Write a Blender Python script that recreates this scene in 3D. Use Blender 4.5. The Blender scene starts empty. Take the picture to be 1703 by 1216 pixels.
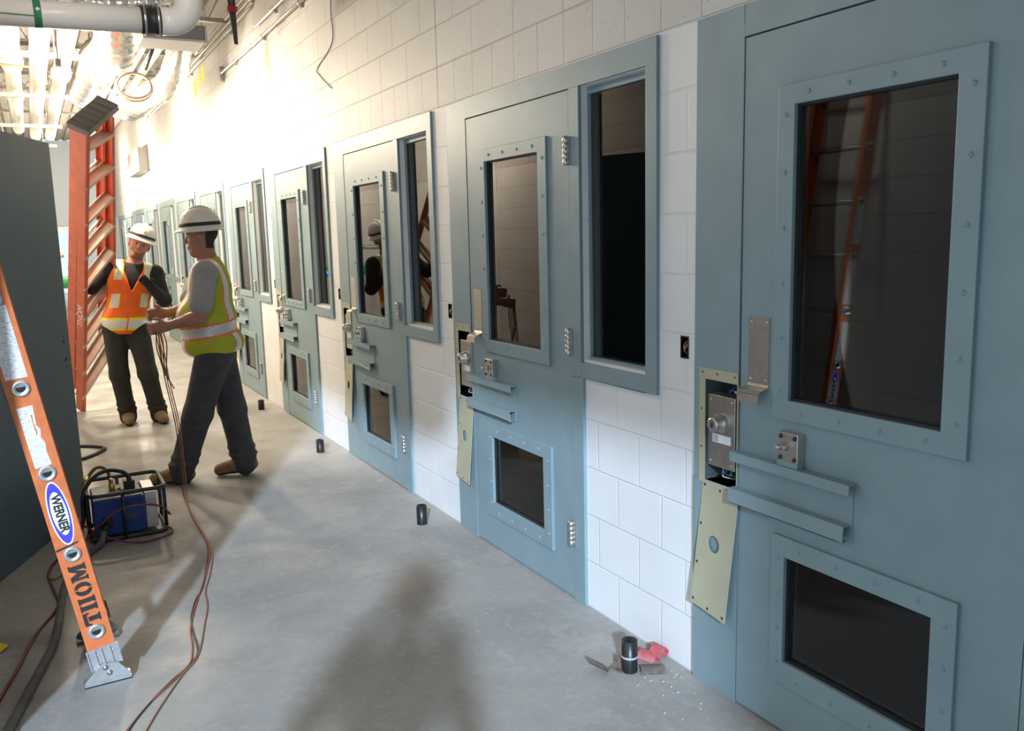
import bpy, bmesh, math, random
import numpy as np
from mathutils import Vector, Matrix, Quaternion
random.seed(7)
SC = bpy.context.scene
COL = SC.collection
PI = math.pi
# ------------------------------------------------------------------ camera
cam_d = bpy.data.cameras.new('camera'); cam = bpy.data.objects.new('camera', cam_d); COL.objects.link(cam)
YAW, PITCH, ROLL, FPX = math.radians(28.871), math.radians(-8.730), math.radians(-1.4506), 1424.2
fw = Vector((math.sin(YAW)*math.cos(PITCH), math.cos(YAW)*math.cos(PITCH), math.sin(PITCH)))
rt = Vector((math.cos(YAW), -math.sin(YAW), 0)); up = rt.cross(fw)
r2 = math.cos(ROLL)*rt + math.sin(ROLL)*up; u2 = -math.sin(ROLL)*rt + math.cos(ROLL)*up
cam.matrix_world = Matrix(((r2.x, u2.x, -fw.x, -1.9296), (r2.y, u2.y, -fw.y, 0.0), (r2.z, u2.z, -fw.z, 1.573), (0, 0, 0, 1)))
cam_d.sensor_fit = 'HORIZONTAL'; cam_d.sensor_width = 36.0; cam_d.lens = 36.0*FPX/1703.0
cam_d.clip_start = 0.02; cam_d.clip_end = 200
SC.camera = cam
# ------------------------------------------------------------------ world, sun, exposure
SC.view_settings.view_transform = 'Standard'; SC.view_settings.look = 'None'
SC.view_settings.gamma = 1.0; SC.view_settings.use_curve_mapping = False
SC.view_settings.exposure = 0.0
w = bpy.data.worlds.new('sky'); SC.world = w; w.use_nodes = True
bg = w.node_tree.nodes['Background']; bg.inputs[0].default_value = (0.76, 0.89, 1.0, 1); bg.inputs[1].default_value = 1.32
def light(name, kind, loc, energy, color, **kw):
    d = bpy.data.lights.new(name, kind); d.energy = energy; d.color = color
    for k, v in kw.items(): setattr(d, k, v)
    o = bpy.data.objects.new(name, d); COL.objects.link(o); o.location = loc; return o
SUN_AZ, SUN_EL = math.radians(28.3), math.radians(22.6)
sd = Vector((math.sin(SUN_AZ)*math.cos(SUN_EL), math.cos(SUN_AZ)*math.cos(SUN_EL), -math.sin(SUN_EL)))
sun = light('sun', 'SUN', (-6, -6, 5), 5.6, (0.62, 0.79, 1.0), angle=math.radians(2.2))
sun.rotation_mode = 'QUATERNION'; sun.rotation_quaternion = sd.to_track_quat('-Z', 'Y')
WARM = (1.0, 0.86, 0.66)
LAMPS = [((-1.60, 8.0, 2.93), 195), ((-1.05, 9.35, 2.93), 100), ((-1.05, 12.3, 3.0), 170), ((-.78, 16.6, 3.0), 190), ((-.55, 20.5, 3.0), 210), ((-1.55, 3.3, 2.92), 14)]  # last lamp is unseen, added to light the drain pipe's front

# ------------------------------------------------------------------ materials
def lin(c):
    return tuple(((v/255.0)/12.92 if v/255.0 <= 0.04045 else ((v/255.0+0.055)/1.055)**2.4) for v in c)
MATS = {}
def mat(name, col, rough=0.5, metal=0.0, noise=0.0, nscale=20.0, bump=0.0, spec=0.5, emis=None):
    if name in MATS: return MATS[name]
    m = bpy.data.materials.new(name); m.use_nodes = True; nt = m.node_tree; b = nt.nodes['Principled BSDF']
    b.inputs['Base Color'].default_value = (*col, 1); b.inputs['Roughness'].default_value = rough
    b.inputs['Metallic'].default_value = metal; b.inputs['Specular IOR Level'].default_value = spec
    if noise or bump:
        tc = nt.nodes.new('ShaderNodeTexCoord'); n = nt.nodes.new('ShaderNodeTexNoise')
        n.inputs['Scale'].default_value = nscale; n.inputs['Detail'].default_value = 4
        nt.links.new(tc.outputs['Object'], n.inputs['Vector'])
        if noise:
            r = nt.nodes.new('ShaderNodeMapRange'); r.inputs[1].default_value = 0.3; r.inputs[2].default_value = 0.7
            r.inputs[3].default_value = 1-noise; r.inputs[4].default_value = 1+noise*0.4
            nt.links.new(n.outputs['Fac'], r.inputs[0])
            mx = nt.nodes.new('ShaderNodeVectorMath'); mx.operation = 'SCALE'; mx.inputs[0].default_value = col
            nt.links.new(r.outputs[0], mx.inputs['Scale']); nt.links.new(mx.outputs[0], b.inputs['Base Color'])
        if bump:
            bp = nt.nodes.new('ShaderNodeBump'); bp.inputs['Strength'].default_value = bump; bp.inputs['Distance'].default_value = 0.01
            nt.links.new(n.outputs['Fac'], bp.inputs['Height']); nt.links.new(bp.outputs[0], b.inputs['Normal'])
    if emis:
        b.inputs['Emission Color'].default_value = (*emis[0], 1); b.inputs['Emission Strength'].default_value = emis[1]
    MATS[name] = m; return m
PAINT = mat('blue_grey_enamel', (0.215, 0.30, 0.33), 0.46, noise=0.08, nscale=6, spec=0.5)
PAINT_SHADED = mat('shaded_blue_grey_enamel', (0.08, 0.125, 0.155), 0.5, noise=0.08, nscale=5)  # the cell door paint again, with the open leaf's shade put into the colour
STEEL = mat('stainless', (0.55, 0.53, 0.50), 0.32, 0.9, noise=0.12, nscale=40)
ALU = mat('aluminium', (0.62, 0.63, 0.64), 0.42, 0.75, noise=0.15, nscale=30)
TAN = mat('tan_primer', (0.42, 0.40, 0.28), 0.5, noise=0.06, nscale=8)
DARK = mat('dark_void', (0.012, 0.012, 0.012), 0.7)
BLACK = mat('black_rubber', (0.02, 0.02, 0.021), 0.5, noise=0.2)
BLKPIPE = mat('black_iron', (0.028, 0.028, 0.03), 0.35, 0.3, noise=0.5, nscale=30)
WHITE = mat('white_label', (0.8, 0.8, 0.8), 0.5)
INK = mat('black_ink', (0.03, 0.025, 0.025), 0.6, noise=0.3, nscale=60)
ORANGE = mat('orange_fibreglass', (0.70, 0.185, 0.06), 0.42, noise=0.16, nscale=25)
REDOR = mat('weathered_red_orange', (0.56, 0.12, 0.06), 0.5, noise=0.15, nscale=12)
BLUEINK = mat('logo_blue', (0.075, 0.06, 0.72), 0.4)
PVC = mat('white_plastic_pipe', (0.86, 0.83, 0.79), 0.35)
INSUL = mat('white_pipe_insulation', (0.80, 0.77, 0.71), 0.6, noise=0.06, nscale=4)
GALV = mat('galvanised_steel', (0.5, 0.49, 0.47), 0.4, 0.6, noise=0.15, nscale=10)
FOIL = mat('silver_foil', (0.82, 0.81, 0.79), 0.22, 0.85, noise=0.1, nscale=14, bump=0.9)
CONDUIT = mat('conduit_metal', (0.68, 0.66, 0.62), 0.3, 0.6)
BLUEBOX = mat('blue_metal', (0.012, 0.055, 0.30), 0.38, noise=0.2, nscale=20)
SKIN = mat('skin', (0.52, 0.27, 0.19), 0.55, noise=0.08, nscale=30)
SKIN2 = mat('ruddy_skin', (0.42, 0.19, 0.14), 0.55, noise=0.08, nscale=30)
BEARD = mat('beard', (0.30, 0.16, 0.08), 0.8, noise=0.3, nscale=120)
HAIRM = mat('dark_hair', (0.05, 0.035, 0.03), 0.8, noise=0.3, nscale=150)
SHIRTK = mat('black_shirt', (0.020, 0.019, 0.022), 0.85, noise=0.3, nscale=18, bump=0.3)
SHIRTG = mat('grey_tee', (0.36, 0.35, 0.35), 0.9, noise=0.1, nscale=18, bump=0.25)
TROUS = mat('charcoal_trousers', (0.030, 0.028, 0.026), 0.9, noise=0.3, nscale=16, bump=0.4)
JEANS = mat('grey_jeans', (0.060, 0.062, 0.070), 0.9, noise=0.25, nscale=14, bump=0.4)
HATW = mat('white_hard_hat', (0.80, 0.77, 0.70), 0.3)
VESTO = mat('orange_vest', (0.95, 0.16, 0.015), 0.75, noise=0.12, nscale=14, bump=0.25)
VESTL = mat('lime_vest', (0.46, 0.50, 0.03), 0.75, noise=0.12, nscale=14, bump=0.25)
SILVER = mat('reflective_silver', (0.68, 0.67, 0.70), 0.35, 0.2)
YELTAPE = mat('yellow_trim', (0.85, 0.75, 0.06), 0.6)
ORTRIM = mat('orange_trim', (0.85, 0.20, 0.06), 0.6)
BOOT = mat('tan_boot_leather', (0.26, 0.15, 0.065), 0.7, noise=0.25, nscale=25)
SOLE = mat('boot_sole', (0.04, 0.032, 0.025), 0.8)
GLOVE = mat('black_glove', (0.016, 0.016, 0.018), 0.7)
REDWIRE = mat('red_wire', (0.42, 0.09, 0.06), 0.5)
COPWIRE = mat('copper_brown_wire', (0.36, 0.16, 0.09), 0.5)
BLKWIRE = mat('black_wire', (0.05, 0.045, 0.045), 0.5)
WINE = mat('wine_red_hose', (0.16, 0.025, 0.035), 0.4)
HOSEG = mat('dusty_grey_hose', (0.12, 0.12, 0.115), 0.7, noise=0.35, nscale=12, bump=0.3)
BRASS = mat('brass', (0.55, 0.42, 0.16), 0.35, 0.8)
TANHOSE = mat('tan_cord', (0.62, 0.50, 0.36), 0.6)
BULB = mat('lamp_glow', (1, 0.9, 0.75), 0.5, emis=((1.0, 0.88, 0.68), 60))
TREADM = mat('ladder_tread', (0.58, 0.49, 0.41), 0.45, 0.15, noise=0.1)
CAPM = mat('grey_plastic_cap', (0.12, 0.115, 0.11), 0.55)

def glass_mat():
    m = bpy.data.materials.new('dark_security_glass'); m.use_nodes = True; nt = m.node_tree
    for n in list(nt.nodes): nt.nodes.remove(n)
    out = nt.nodes.new('ShaderNodeOutputMaterial'); mx = nt.nodes.new('ShaderNodeMixShader')
    fr = nt.nodes.new('ShaderNodeFresnel'); fr.inputs[0].default_value = 1.54
    gl = nt.nodes.new('ShaderNodeBsdfGlossy'); gl.inputs['Roughness'].default_value = 0.012; gl.inputs['Color'].default_value = (0.92, 0.90, 0.88, 1)
    tr = nt.nodes.new('ShaderNodeBsdfTransparent'); tr.inputs[0].default_value = (0.55, 0.57, 0.56, 1)
    nt.links.new(fr.outputs[0], mx.inputs[0]); nt.links.new(tr.outputs[0], mx.inputs[1]); nt.links.new(gl.outputs[0], mx.inputs[2])
    nt.links.new(mx.outputs[0], out.inputs[0]); return m
GLASS = glass_mat()

def block_mat(name, mode):
    """painted concrete block: u runs along world Y (or X), rows along world Z."""
    m = bpy.data.materials.new(name); m.use_nodes = True; nt = m.node_tree; b = nt.nodes['Principled BSDF']; L = nt.links.new
    geo = nt.nodes.new('ShaderNodeNewGeometry'); sx = nt.nodes.new('ShaderNodeSeparateXYZ'); L(geo.outputs['Position'], sx.inputs[0])
    uu = sx.outputs['X'] if mode == 'x' else sx.outputs['Y']
    def brick(width, du, offset):
        ad = nt.nodes.new('ShaderNodeMath'); ad.operation = 'ADD'; ad.inputs[1].default_value = du; L(uu, ad.inputs[0])
        cb = nt.nodes.new('ShaderNodeCombineXYZ'); L(ad.outputs[0], cb.inputs[0]); L(sx.outputs['Z'], cb.inputs[1])
        t = nt.nodes.new('ShaderNodeTexBrick'); t.offset = offset; t.offset_frequency = 2; t.squash = 1.0
        t.inputs['Scale'].default_value = 1.0; t.inputs['Brick Width'].default_value = width; t.inputs['Row Height'].default_value = 0.2032
        t.inputs['Mortar Size'].default_value = 0.0045; t.inputs['Mortar Smooth'].default_value = 0.5; t.inputs['Bias'].default_value = 0.0
        L(cb.outputs[0], t.inputs['Vector']); return t.outputs['Fac']
    def gt(z):
        g = nt.nodes.new('ShaderNodeMath'); g.operation = 'GREATER_THAN'; g.inputs[1].default_value = z; L(sx.outputs['Z'], g.inputs[0]); return g.outputs[0]
    def mixf(f, a, c):
        x = nt.nodes.new('ShaderNodeMix'); x.data_type = 'FLOAT'; L(f, x.inputs[0]); L(a, x.inputs[2]); L(c, x.inputs[3]); return x.outputs[0]
    if mode == 'right':
        f = mixf(gt(2.235), brick(0.268, 0.153, 0.5), brick(0.2032, 0.0423, 0.0))
        f = mixf(gt(2.438), f, brick(0.4064, 0.0423, 0.5))
    else:
        f = brick(0.4064, 0.1, 0.5)
    tc = nt.nodes.new('ShaderNodeTexCoord')
    n1 = nt.nodes.new('ShaderNodeTexNoise'); n1.inputs['Scale'].default_value = 90; n1.inputs['Detail'].default_value = 5; L(tc.outputs['Object'], n1.inputs['Vector'])
    n2 = nt.nodes.new('ShaderNodeTexNoise'); n2.inputs['Scale'].default_value = 2.2; n2.inputs['Detail'].default_value = 4; L(tc.outputs['Object'], n2.inputs['Vector'])
    n3 = nt.nodes.new('ShaderNodeTexNoise'); n3.inputs['Scale'].default_value = 45; n3.inputs['Detail'].default_value = 2; L(tc.outputs['Object'], n3.inputs['Vector'])
    hi = gt(2.235)
    zc = nt.nodes.new('ShaderNodeMix'); zc.data_type = 'RGBA'; L(hi, zc.inputs[0])
    zc.inputs[6].default_value = (0.74, 0.745, 0.75, 1); zc.inputs[7].default_value = (0.57, 0.56, 0.545, 1)
    # blotches of thin primer
    mr = nt.nodes.new('ShaderNodeMapRange'); mr.inputs[1].default_value = 0.3; mr.inputs[2].default_value = 0.7; mr.inputs[3].default_value = 0.93; mr.inputs[4].default_value = 1.04; L(n2.outputs['Fac'], mr.inputs[0])
    v1 = nt.nodes.new('ShaderNodeVectorMath'); v1.operation = 'SCALE'; L(zc.outputs[2], v1.inputs[0]); L(mr.outputs[0], v1.inputs['Scale'])
    # pits, only in the unpainted upper courses
    pr = nt.nodes.new('ShaderNodeMapRange'); pr.inputs[1].default_value = 0.64; pr.inputs[2].default_value = 0.70; pr.inputs[3].default_value = 0.0; pr.inputs[4].default_value = 0.45; L(n3.outputs['Fac'], pr.inputs[0])
    pm = nt.nodes.new('ShaderNodeMath'); pm.operation = 'MULTIPLY'; L(pr.outputs[0], pm.inputs[0]); L(hi, pm.inputs[1])
    c2 = nt.nodes.new('ShaderNodeMix'); c2.data_type = 'RGBA'; L(pm.outputs[0], c2.inputs[0]); L(v1.outputs[0], c2.inputs[6]); c2.inputs[7].default_value = (0.28, 0.26, 0.23, 1)
    # joint tint
    jm = nt.nodes.new('ShaderNodeMix'); jm.data_type = 'FLOAT'; L(hi, jm.inputs[0]); jm.inputs[2].default_value = 0.05 if mode == 'right' else 0.4; jm.inputs[3].default_value = 0.55
    jf = nt.nodes.new('ShaderNodeMath'); jf.operation = 'MULTIPLY'; L(f, jf.inputs[0]); L(jm.outputs[0], jf.inputs[1])
    c3 = nt.nodes.new('ShaderNodeMix'); c3.data_type = 'RGBA'; L(jf.outputs[0], c3.inputs[0]); L(c2.outputs[2], c3.inputs[6]); c3.inputs[7].default_value = (0.30, 0.29, 0.27, 1)
    fin = c3.outputs[2]
    if mode == 'right':       # dark open control joint above the second door
        ds = nt.nodes.new('ShaderNodeMath'); ds.operation = 'COMPARE'; ds.inputs[1].default_value = 4.226; ds.inputs[2].default_value = 0.0045; L(uu, ds.inputs[0])
        dm = nt.nodes.new('ShaderNodeMath'); dm.operation = 'MULTIPLY'; L(ds.outputs[0], dm.inputs[0]); L(hi, dm.inputs[1])
        c4 = nt.nodes.new('ShaderNodeMix'); c4.data_type = 'RGBA'; L(dm.outputs[0], c4.inputs[0]); L(fin, c4.inputs[6]); c4.inputs[7].default_value = (0.10, 0.09, 0.08, 1); fin = c4.outputs[2]
    L(fin, b.inputs['Base Color']); b.inputs['Roughness'].default_value = 0.55
    inv = nt.nodes.new('ShaderNodeMath'); inv.operation = 'MULTIPLY_ADD'; inv.inputs[1].default_value = -1.0; inv.inputs[2].default_value = 1.0; L(f, inv.inputs[0])
    hm = nt.nodes.new('ShaderNodeMath'); hm.operation = 'MULTIPLY_ADD'; hm.inputs[1].default_value = 0.0 if mode != 'right' else 0.22; L(n1.outputs['Fac'], hm.inputs[0]); L(inv.outputs[0], hm.inputs[2])
    bp = nt.nodes.new('ShaderNodeBump'); bp.inputs['Strength'].default_value = 0.55; bp.inputs['Distance'].default_value = 0.006; L(hm.outputs[0], bp.inputs['Height']); L(bp.outputs[0], b.inputs['Normal'])
    return m

def floor_mat():
    m = bpy.data.materials.new('dusty_concrete'); m.use_nodes = True; nt = m.node_tree; b = nt.nodes['Principled BSDF']; L = nt.links.new
    tc = nt.nodes.new('ShaderNodeTexCoord')
    def noise(s, d=5, rough=0.55, vec=None):
        n = nt.nodes.new('ShaderNodeTexNoise'); n.inputs['Scale'].default_value = s; n.inputs['Detail'].default_value = d; n.inputs['Roughness'].default_value = rough
        L(tc.outputs['Object'], n.inputs['Vector']); return n.outputs['Fac']
    def ramp(f, a, c, x, y):
        r = nt.nodes.new('ShaderNodeMapRange'); r.inputs[1].default_value = a; r.inputs[2].default_value = c; r.inputs[3].default_value = x; r.inputs[4].default_value = y; L(f, r.inputs[0]); return r.outputs[0]
    def mix(f, a, c):
        x = nt.nodes.new('ShaderNodeMix'); x.data_type = 'RGBA'; L(f, x.inputs[0])
        for i, v in ((6, a), (7, c)):
            if isinstance(v, tuple): x.inputs[i].default_value = (*v, 1)
            else: L(v, x.inputs[i])
        return x.outputs[2]
    c = mix(ramp(noise(1.1), 0.35, 0.65, 0, 1), (0.28, 0.272, 0.258), (0.38, 0.365, 0.34))
    c = mix(ramp(noise(4.5, 6), 0.5, 0.72, 0, 0.55), c, (0.22, 0.21, 0.20))
    c = mix(ramp(noise(2.6, 7, 0.65), 0.56, 0.72, 0, 0.5), c, (0.50, 0.46, 0.40))
    c = mix(ramp(noise(9, 7, 0.7), 0.54, 0.66, 0, 0.35), c, (0.50, 0.48, 0.45))
    c = mix(ramp(noise(28, 6, 0.7), 0.52, 0.72, 0, 0.5), c, (0.47, 0.44, 0.40))
    c = mix(ramp(noise(70, 3, 0.6), 0.66, 0.72, 0, 0.5), c, (0.15, 0.14, 0.13))
    # saw-cut joint across the corridor
    sx = nt.nodes.new('ShaderNodeSeparateXYZ'); L(tc.outputs['Object'], sx.inputs[0])
    md = nt.nodes.new('ShaderNodeMath'); md.operation = 'PINGPONG'; md.inputs[1].default_value = 2.4
    ad = nt.nodes.new('ShaderNodeMath'); ad.operation = 'ADD'; ad.inputs[1].default_value = 1.115; L(sx.outputs['Y'], ad.inputs[0]); L(ad.outputs[0], md.inputs[0])
    lt = nt.nodes.new('ShaderNodeMath'); lt.operation = 'LESS_THAN'; lt.inputs[1].default_value = 0.003; L(md.outputs[0], lt.inputs[0])
    sc = nt.nodes.new('ShaderNodeMath'); sc.operation = 'MULTIPLY'; sc.inputs[1].default_value = 0.35; L(lt.outputs[0], sc.inputs[0])
    c = mix(sc.outputs[0], c, (0.16, 0.15, 0.14))
    L(c, b.inputs['Base Color'])
    L(ramp(noise(3), 0.3, 0.7, 0.45, 0.8), b.inputs['Roughness'])
    bp = nt.nodes.new('ShaderNodeBump'); bp.inputs['Strength'].default_value = 0.2; bp.inputs['Distance'].default_value = 0.004; L(noise(40, 6), bp.inputs['Height']); L(bp.outputs[0], b.inputs['Normal'])
    return m

# ------------------------------------------------------------------ mesh builder
def frame_from(t):
    t = Vector(t).normalized(); a = Vector((0, 0, 1)) if abs(t.z) < 0.9 else Vector((1, 0, 0))
    n = t.cross(a).normalized(); return n, t.cross(n).normalized()
class MB:
    def __init__(s): s.v = []; s.f = []; s.m = []; s.sm = []
    def add(s, vs, fs, mi=0, smooth=False):
        o = len(s.v); s.v += [tuple(p) for p in vs]
        for f in fs: s.f.append([o+i for i in f]); s.m.append(mi); s.sm.append(smooth)
        return s
    def box(s, x0, x1, y0, y1, z0, z1, mi=0):
        x0, x1 = min(x0, x1), max(x0, x1); y0, y1 = min(y0, y1), max(y0, y1); z0, z1 = min(z0, z1), max(z0, z1)
        v = [(x0,y0,z0),(x1,y0,z0),(x1,y1,z0),(x0,y1,z0),(x0,y0,z1),(x1,y0,z1),(x1,y1,z1),(x0,y1,z1)]
        return s.add(v, [(0,3,2,1),(4,5,6,7),(0,1,5,4),(1,2,6,5),(2,3,7,6),(3,0,4,7)], mi)
    def obox(s, c, ax, half, mi=0):
        c = Vector(c); A = [Vector(a)*h for a, h in zip(ax, half)]; v = []
        for k in ((-1,-1,-1),(1,-1,-1),(1,1,-1),(-1,1,-1),(-1,-1,1),(1,-1,1),(1,1,1),(-1,1,1)):
            v.append(c+A[0]*k[0]+A[1]*k[1]+A[2]*k[2])
        return s.add(v, [(0,3,2,1),(4,5,6,7),(0,1,5,4),(1,2,6,5),(2,3,7,6),(3,0,4,7)], mi)
    def tube(s, pts, r, n=10, closed=False, mi=0, caps=True):
        pts = [Vector(p) for p in pts]; N = len(pts); rs = r if isinstance(r, (list, tuple)) else [r]*N
        vs = []; pn = None
        for i, p in enumerate(pts):
            if closed: t = pts[(i+1) % N]-pts[i-1]
            else: t = pts[min(i+1, N-1)]-pts[max(i-1, 0)]
            t = t.normalized() if t.length > 1e-9 else Vector((0, 0, 1))
            if pn is None: pn, _ = frame_from(t)
            pn = (pn-t*pn.dot(t)); pn = pn.normalized() if pn.length > 1e-6 else frame_from(t)[0]
            q = t.cross(pn)
            for k in range(n):
                a = 2*PI*k/n; vs.append(p+rs[i]*(math.cos(a)*pn+math.sin(a)*q))
        fs = []
        for i in range(N if closed else N-1):
            j = (i+1) % N
            for k in range(n): fs.append((i*n+k, i*n+(k+1) % n, j*n+(k+1) % n, j*n+k))
        s.add(vs, fs, mi, True)
        if caps and not closed:
            o = len(s.v)-len(vs)
            s.f.append([o+k for k in range(n)][::-1]); s.f.append([o+(N-1)*n+k for k in range(n)]); s.m += [mi, mi]; s.sm += [False, False]
        return s
    def cyl(s, p0, p1, r0, r1=None, n=20, mi=0): return s.tube([p0, p1], [r0, r0 if r1 is None else r1], n, mi=mi)
    def lathe(s, c, axis, prof, n=24, mi=0, u=None):
        c = Vector(c); axis = Vector(axis).normalized(); a, b = frame_from(axis)
        vs = [c+axis*h+r*(math.cos(2*PI*k/n)*a+math.sin(2*PI*k/n)*b) for r, h in prof for k in range(n)]
        fs = [(i*n+k, i*n+(k+1) % n, (i+1)*n+(k+1) % n, (i+1)*n+k) for i in range(len(prof)-1) for k in range(n)]
        return s.add(vs, fs, mi, True)
    def prism(s, poly, O, U, V, W, d, mi=0):
        """2-D polygon in (U,V) at O, pushed d along W"""
        O, U, V, W = Vector(O), Vector(U), Vector(V), Vector(W); n = len(poly)
        vs = [O+U*a+V*b for a, b in poly]+[O+U*a+V*b+W*d for a, b in poly]
        fs = [list(range(n))[::-1], list(range(n, 2*n))]+[(i, (i+1) % n, n+(i+1) % n, n+i) for i in range(n)]
        return s.add(vs, fs, mi)
    def ring(s, outer, inner, O, U, V, W, d, mi=0):
        """plate with a hole: matching polygons, pushed d along W"""
        O, U, V, W = Vector(O), Vector(U), Vector(V), Vector(W); n = len(outer); vs = []
        for dd in (0, d):
            for P in (outer, inner): vs += [O+U*a+V*b+W*dd for a, b in P]
        fs = []
        for i in range(n):
            j = (i+1) % n
            fs += [(i, n+i, n+j, j), (2*n+i, 2*n+j, 3*n+j, 3*n+i), (i, j, 2*n+j, 2*n+i), (n+i, 3*n+i, 3*n+j, n+j)]
        return s.add(vs, fs, mi)
    def ball(s, c, r, n=10, mi=0, sc=(1, 1, 1)):
        c = Vector(c); vs = []; fs = []
        for i in range(n+1):
            th = PI*i/n
            for k in range(2*n): vs.append((c.x+sc[0]*r*math.sin(th)*math.cos(PI*k/n), c.y+sc[1]*r*math.sin(th)*math.sin(PI*k/n), c.z+sc[2]*r*math.cos(th)))
        for i in range(n):
            for k in range(2*n): fs.append((i*2*n+k, (i+1)*2*n+k, (i+1)*2*n+(k+1) % (2*n), i*2*n+(k+1) % (2*n)))
        return s.add(vs, fs, mi, True)
    def build(s, name, mats, parent=None, loc=None, bevel=0, fix=True):
        me = bpy.data.meshes.new(name); me.from_pydata(s.v, [], s.f)
        me.polygons.foreach_set('material_index', s.m); me.polygons.foreach_set('use_smooth', s.sm)
        for m in (mats if isinstance(mats, (list, tuple)) else [mats]): me.materials.append(m)
        if fix:
            bm = bmesh.new(); bm.from_mesh(me); bmesh.ops.remove_doubles(bm, verts=bm.verts, dist=1e-6); bmesh.ops.recalc_face_normals(bm, faces=bm.faces); bm.to_mesh(me); bm.free()
        me.update()
        o = bpy.data.objects.new(name, me); COL.objects.link(o)
        if parent: o.parent = parent
        if loc: o.location = loc
        if bevel:
            b = o.modifiers.new('edge', 'BEVEL'); b.width = bevel; b.segments = 2; b.limit_method = 'ANGLE'; b.angle_limit = math.radians(50)
        return o
def tag(o, label=None, cat=None, group=None, kind=None):
    for k, v in (('label', label), ('category', cat), ('group', group), ('kind', kind)):
        if v: o[k] = v
    return o
def empty(name, loc=(0, 0, 0), rz=0.0):
    o = bpy.data.objects.new(name, None); COL.objects.link(o); o.location = loc; o.rotation_euler = (0, 0, rz); o.empty_display_size = 0.1; return o
def copy_tree(o, parent=None, skip=()):
    c = o.copy(); COL.objects.link(c)
    if parent: c.parent = parent
    for ch in list(o.children):
        if ch.name.split('.')[0] in skip: continue
        copy_tree(ch, c, skip)
    return c
def smooth_path(pts, n=8):
    P = [Vector(p) for p in pts]; P = [P[0]*2-P[1]]+P+[P[-1]*2-P[-2]]; out = []
    for i in range(1, len(P)-2):
        for k in range(n):
            t = k/n; a, b, c, d = P[i-1], P[i], P[i+1], P[i+2]
            out.append(0.5*((2*b)+(c-a)*t+(2*a-5*b+4*c-d)*t*t+(3*b-a-3*c+d)*t**3))
    out.append(P[-2]); return out
def text_mesh(s, size, name, m, M, parent=None, bold=0.0, depth=0.0006, sx=1.0):
    cu = bpy.data.curves.new(name, 'FONT'); cu.body = s; cu.size = size; cu.align_x = 'CENTER'; cu.align_y = 'CENTER'; cu.extrude = depth; cu.offset = bold
    t = bpy.data.objects.new(name, cu); COL.objects.link(t); bpy.context.view_layer.update()
    me = bpy.data.meshes.new_from_object(t.evaluated_get(bpy.context.evaluated_depsgraph_get())); bpy.data.objects.remove(t)
    me.transform(M @ Matrix.Diagonal((sx, 1, 1, 1))); me.materials.clear(); me.materials.append(m)
    o = bpy.data.objects.new(name, me); COL.objects.link(o)
    if parent: o.parent = parent
    return o

# ------------------------------------------------------------------ setting
PITCHY, Y1 = 1.9023, 1.985
NDOOR = 12
UNITS = [Y1+i*PITCHY for i in range(NDOOR)]
YEND, ZTOP, YBACK = 24.6, 4.15, -3.2
XL = -2.3
fl = MB(); fl.box(-14, 0.2, -12, YEND+8, -0.15, 0); tag(fl.build('floor', floor_mat()), kind='structure')
ys = {YBACK, YEND}; zs = {0.0, ZTOP}; holes = []
for y in UNITS:
    holes += [(y-0.925, y+0.16, 0.0, 2.136), (y-1.42, y-1.0, 1.06, 2.132), (y+0.262, y+0.30, 1.137, 1.21)]
for a, b, c, d in holes: ys |= {a, b}; zs |= {c, d}
ys, zs = sorted(ys), sorted(zs)
wr = MB()
for i in range(len(ys)-1):
    for j in range(len(zs)-1):
        cy, cz = (ys[i]+ys[i+1])/2, (zs[j]+zs[j+1])/2
        if any(a < cy < b and c < cz < d for a, b, c, d in holes): continue
        wr.add([(0, ys[i], zs[j]), (0, ys[i+1], zs[j]), (0, ys[i+1], zs[j+1]), (0, ys[i], zs[j+1])], [(0, 3, 2, 1)])
for a, b, c, d in holes:      # reveals
    wr.add([(0, a, c), (0, b, c), (0, b, d), (0, a, d), (0.2, a, c), (0.2, b, c), (0.2, b, d), (0.2, a, d)], [(0, 4, 5, 1), (1, 5, 6, 2), (2, 6, 7, 3), (3, 7, 4, 0)])
BLOCKR = block_mat('painted_block', 'right'); BLOCKY = block_mat('painted_block_left', 'y'); BLOCKX = block_mat('painted_block_end', 'x')
o = wr.build('wall_right', BLOCKR); tag(o, kind='structure')
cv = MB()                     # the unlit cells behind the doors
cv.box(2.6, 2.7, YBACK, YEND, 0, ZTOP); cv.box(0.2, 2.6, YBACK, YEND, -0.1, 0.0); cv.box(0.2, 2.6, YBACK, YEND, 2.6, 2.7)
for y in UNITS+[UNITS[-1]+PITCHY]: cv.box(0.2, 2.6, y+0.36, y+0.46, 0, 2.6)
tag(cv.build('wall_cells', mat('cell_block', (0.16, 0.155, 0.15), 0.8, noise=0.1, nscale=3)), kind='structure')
OY0, OY1, HDR, OYM, HDR2 = -2.6, 2.744, 2.97, -0.10, 2.55
wl = MB()
wl.box(XL-0.2, XL, OY1, YEND, 0, ZTOP); wl.box(XL-0.2, XL, YBACK, OY0, 0, ZTOP)
wl.box(XL-0.2, XL, OY0, OYM, HDR, ZTOP); wl.box(XL-0.2, XL, OYM, OY1, HDR2, ZTOP)
tag(wl.build('wall_left', BLOCKY), kind='structure')
wb = MB(); wb.box(XL-0.2, 0.2, YBACK-0.2, YBACK, 0, ZTOP); tag(wb.build('wall_back', BLOCKX), kind='structure')
we = MB()                     # end wall with a glazed opening
EX0, EX1, EZ = -2.0, -0.75, 2.05
we.box(XL-0.2, EX0, YEND, YEND+0.2, 0, ZTOP); we.box(EX1, 0.2, YEND, YEND+0.2, 0, ZTOP); we.box(EX0, EX1, YEND, YEND+0.2, EZ, ZTOP)
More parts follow.
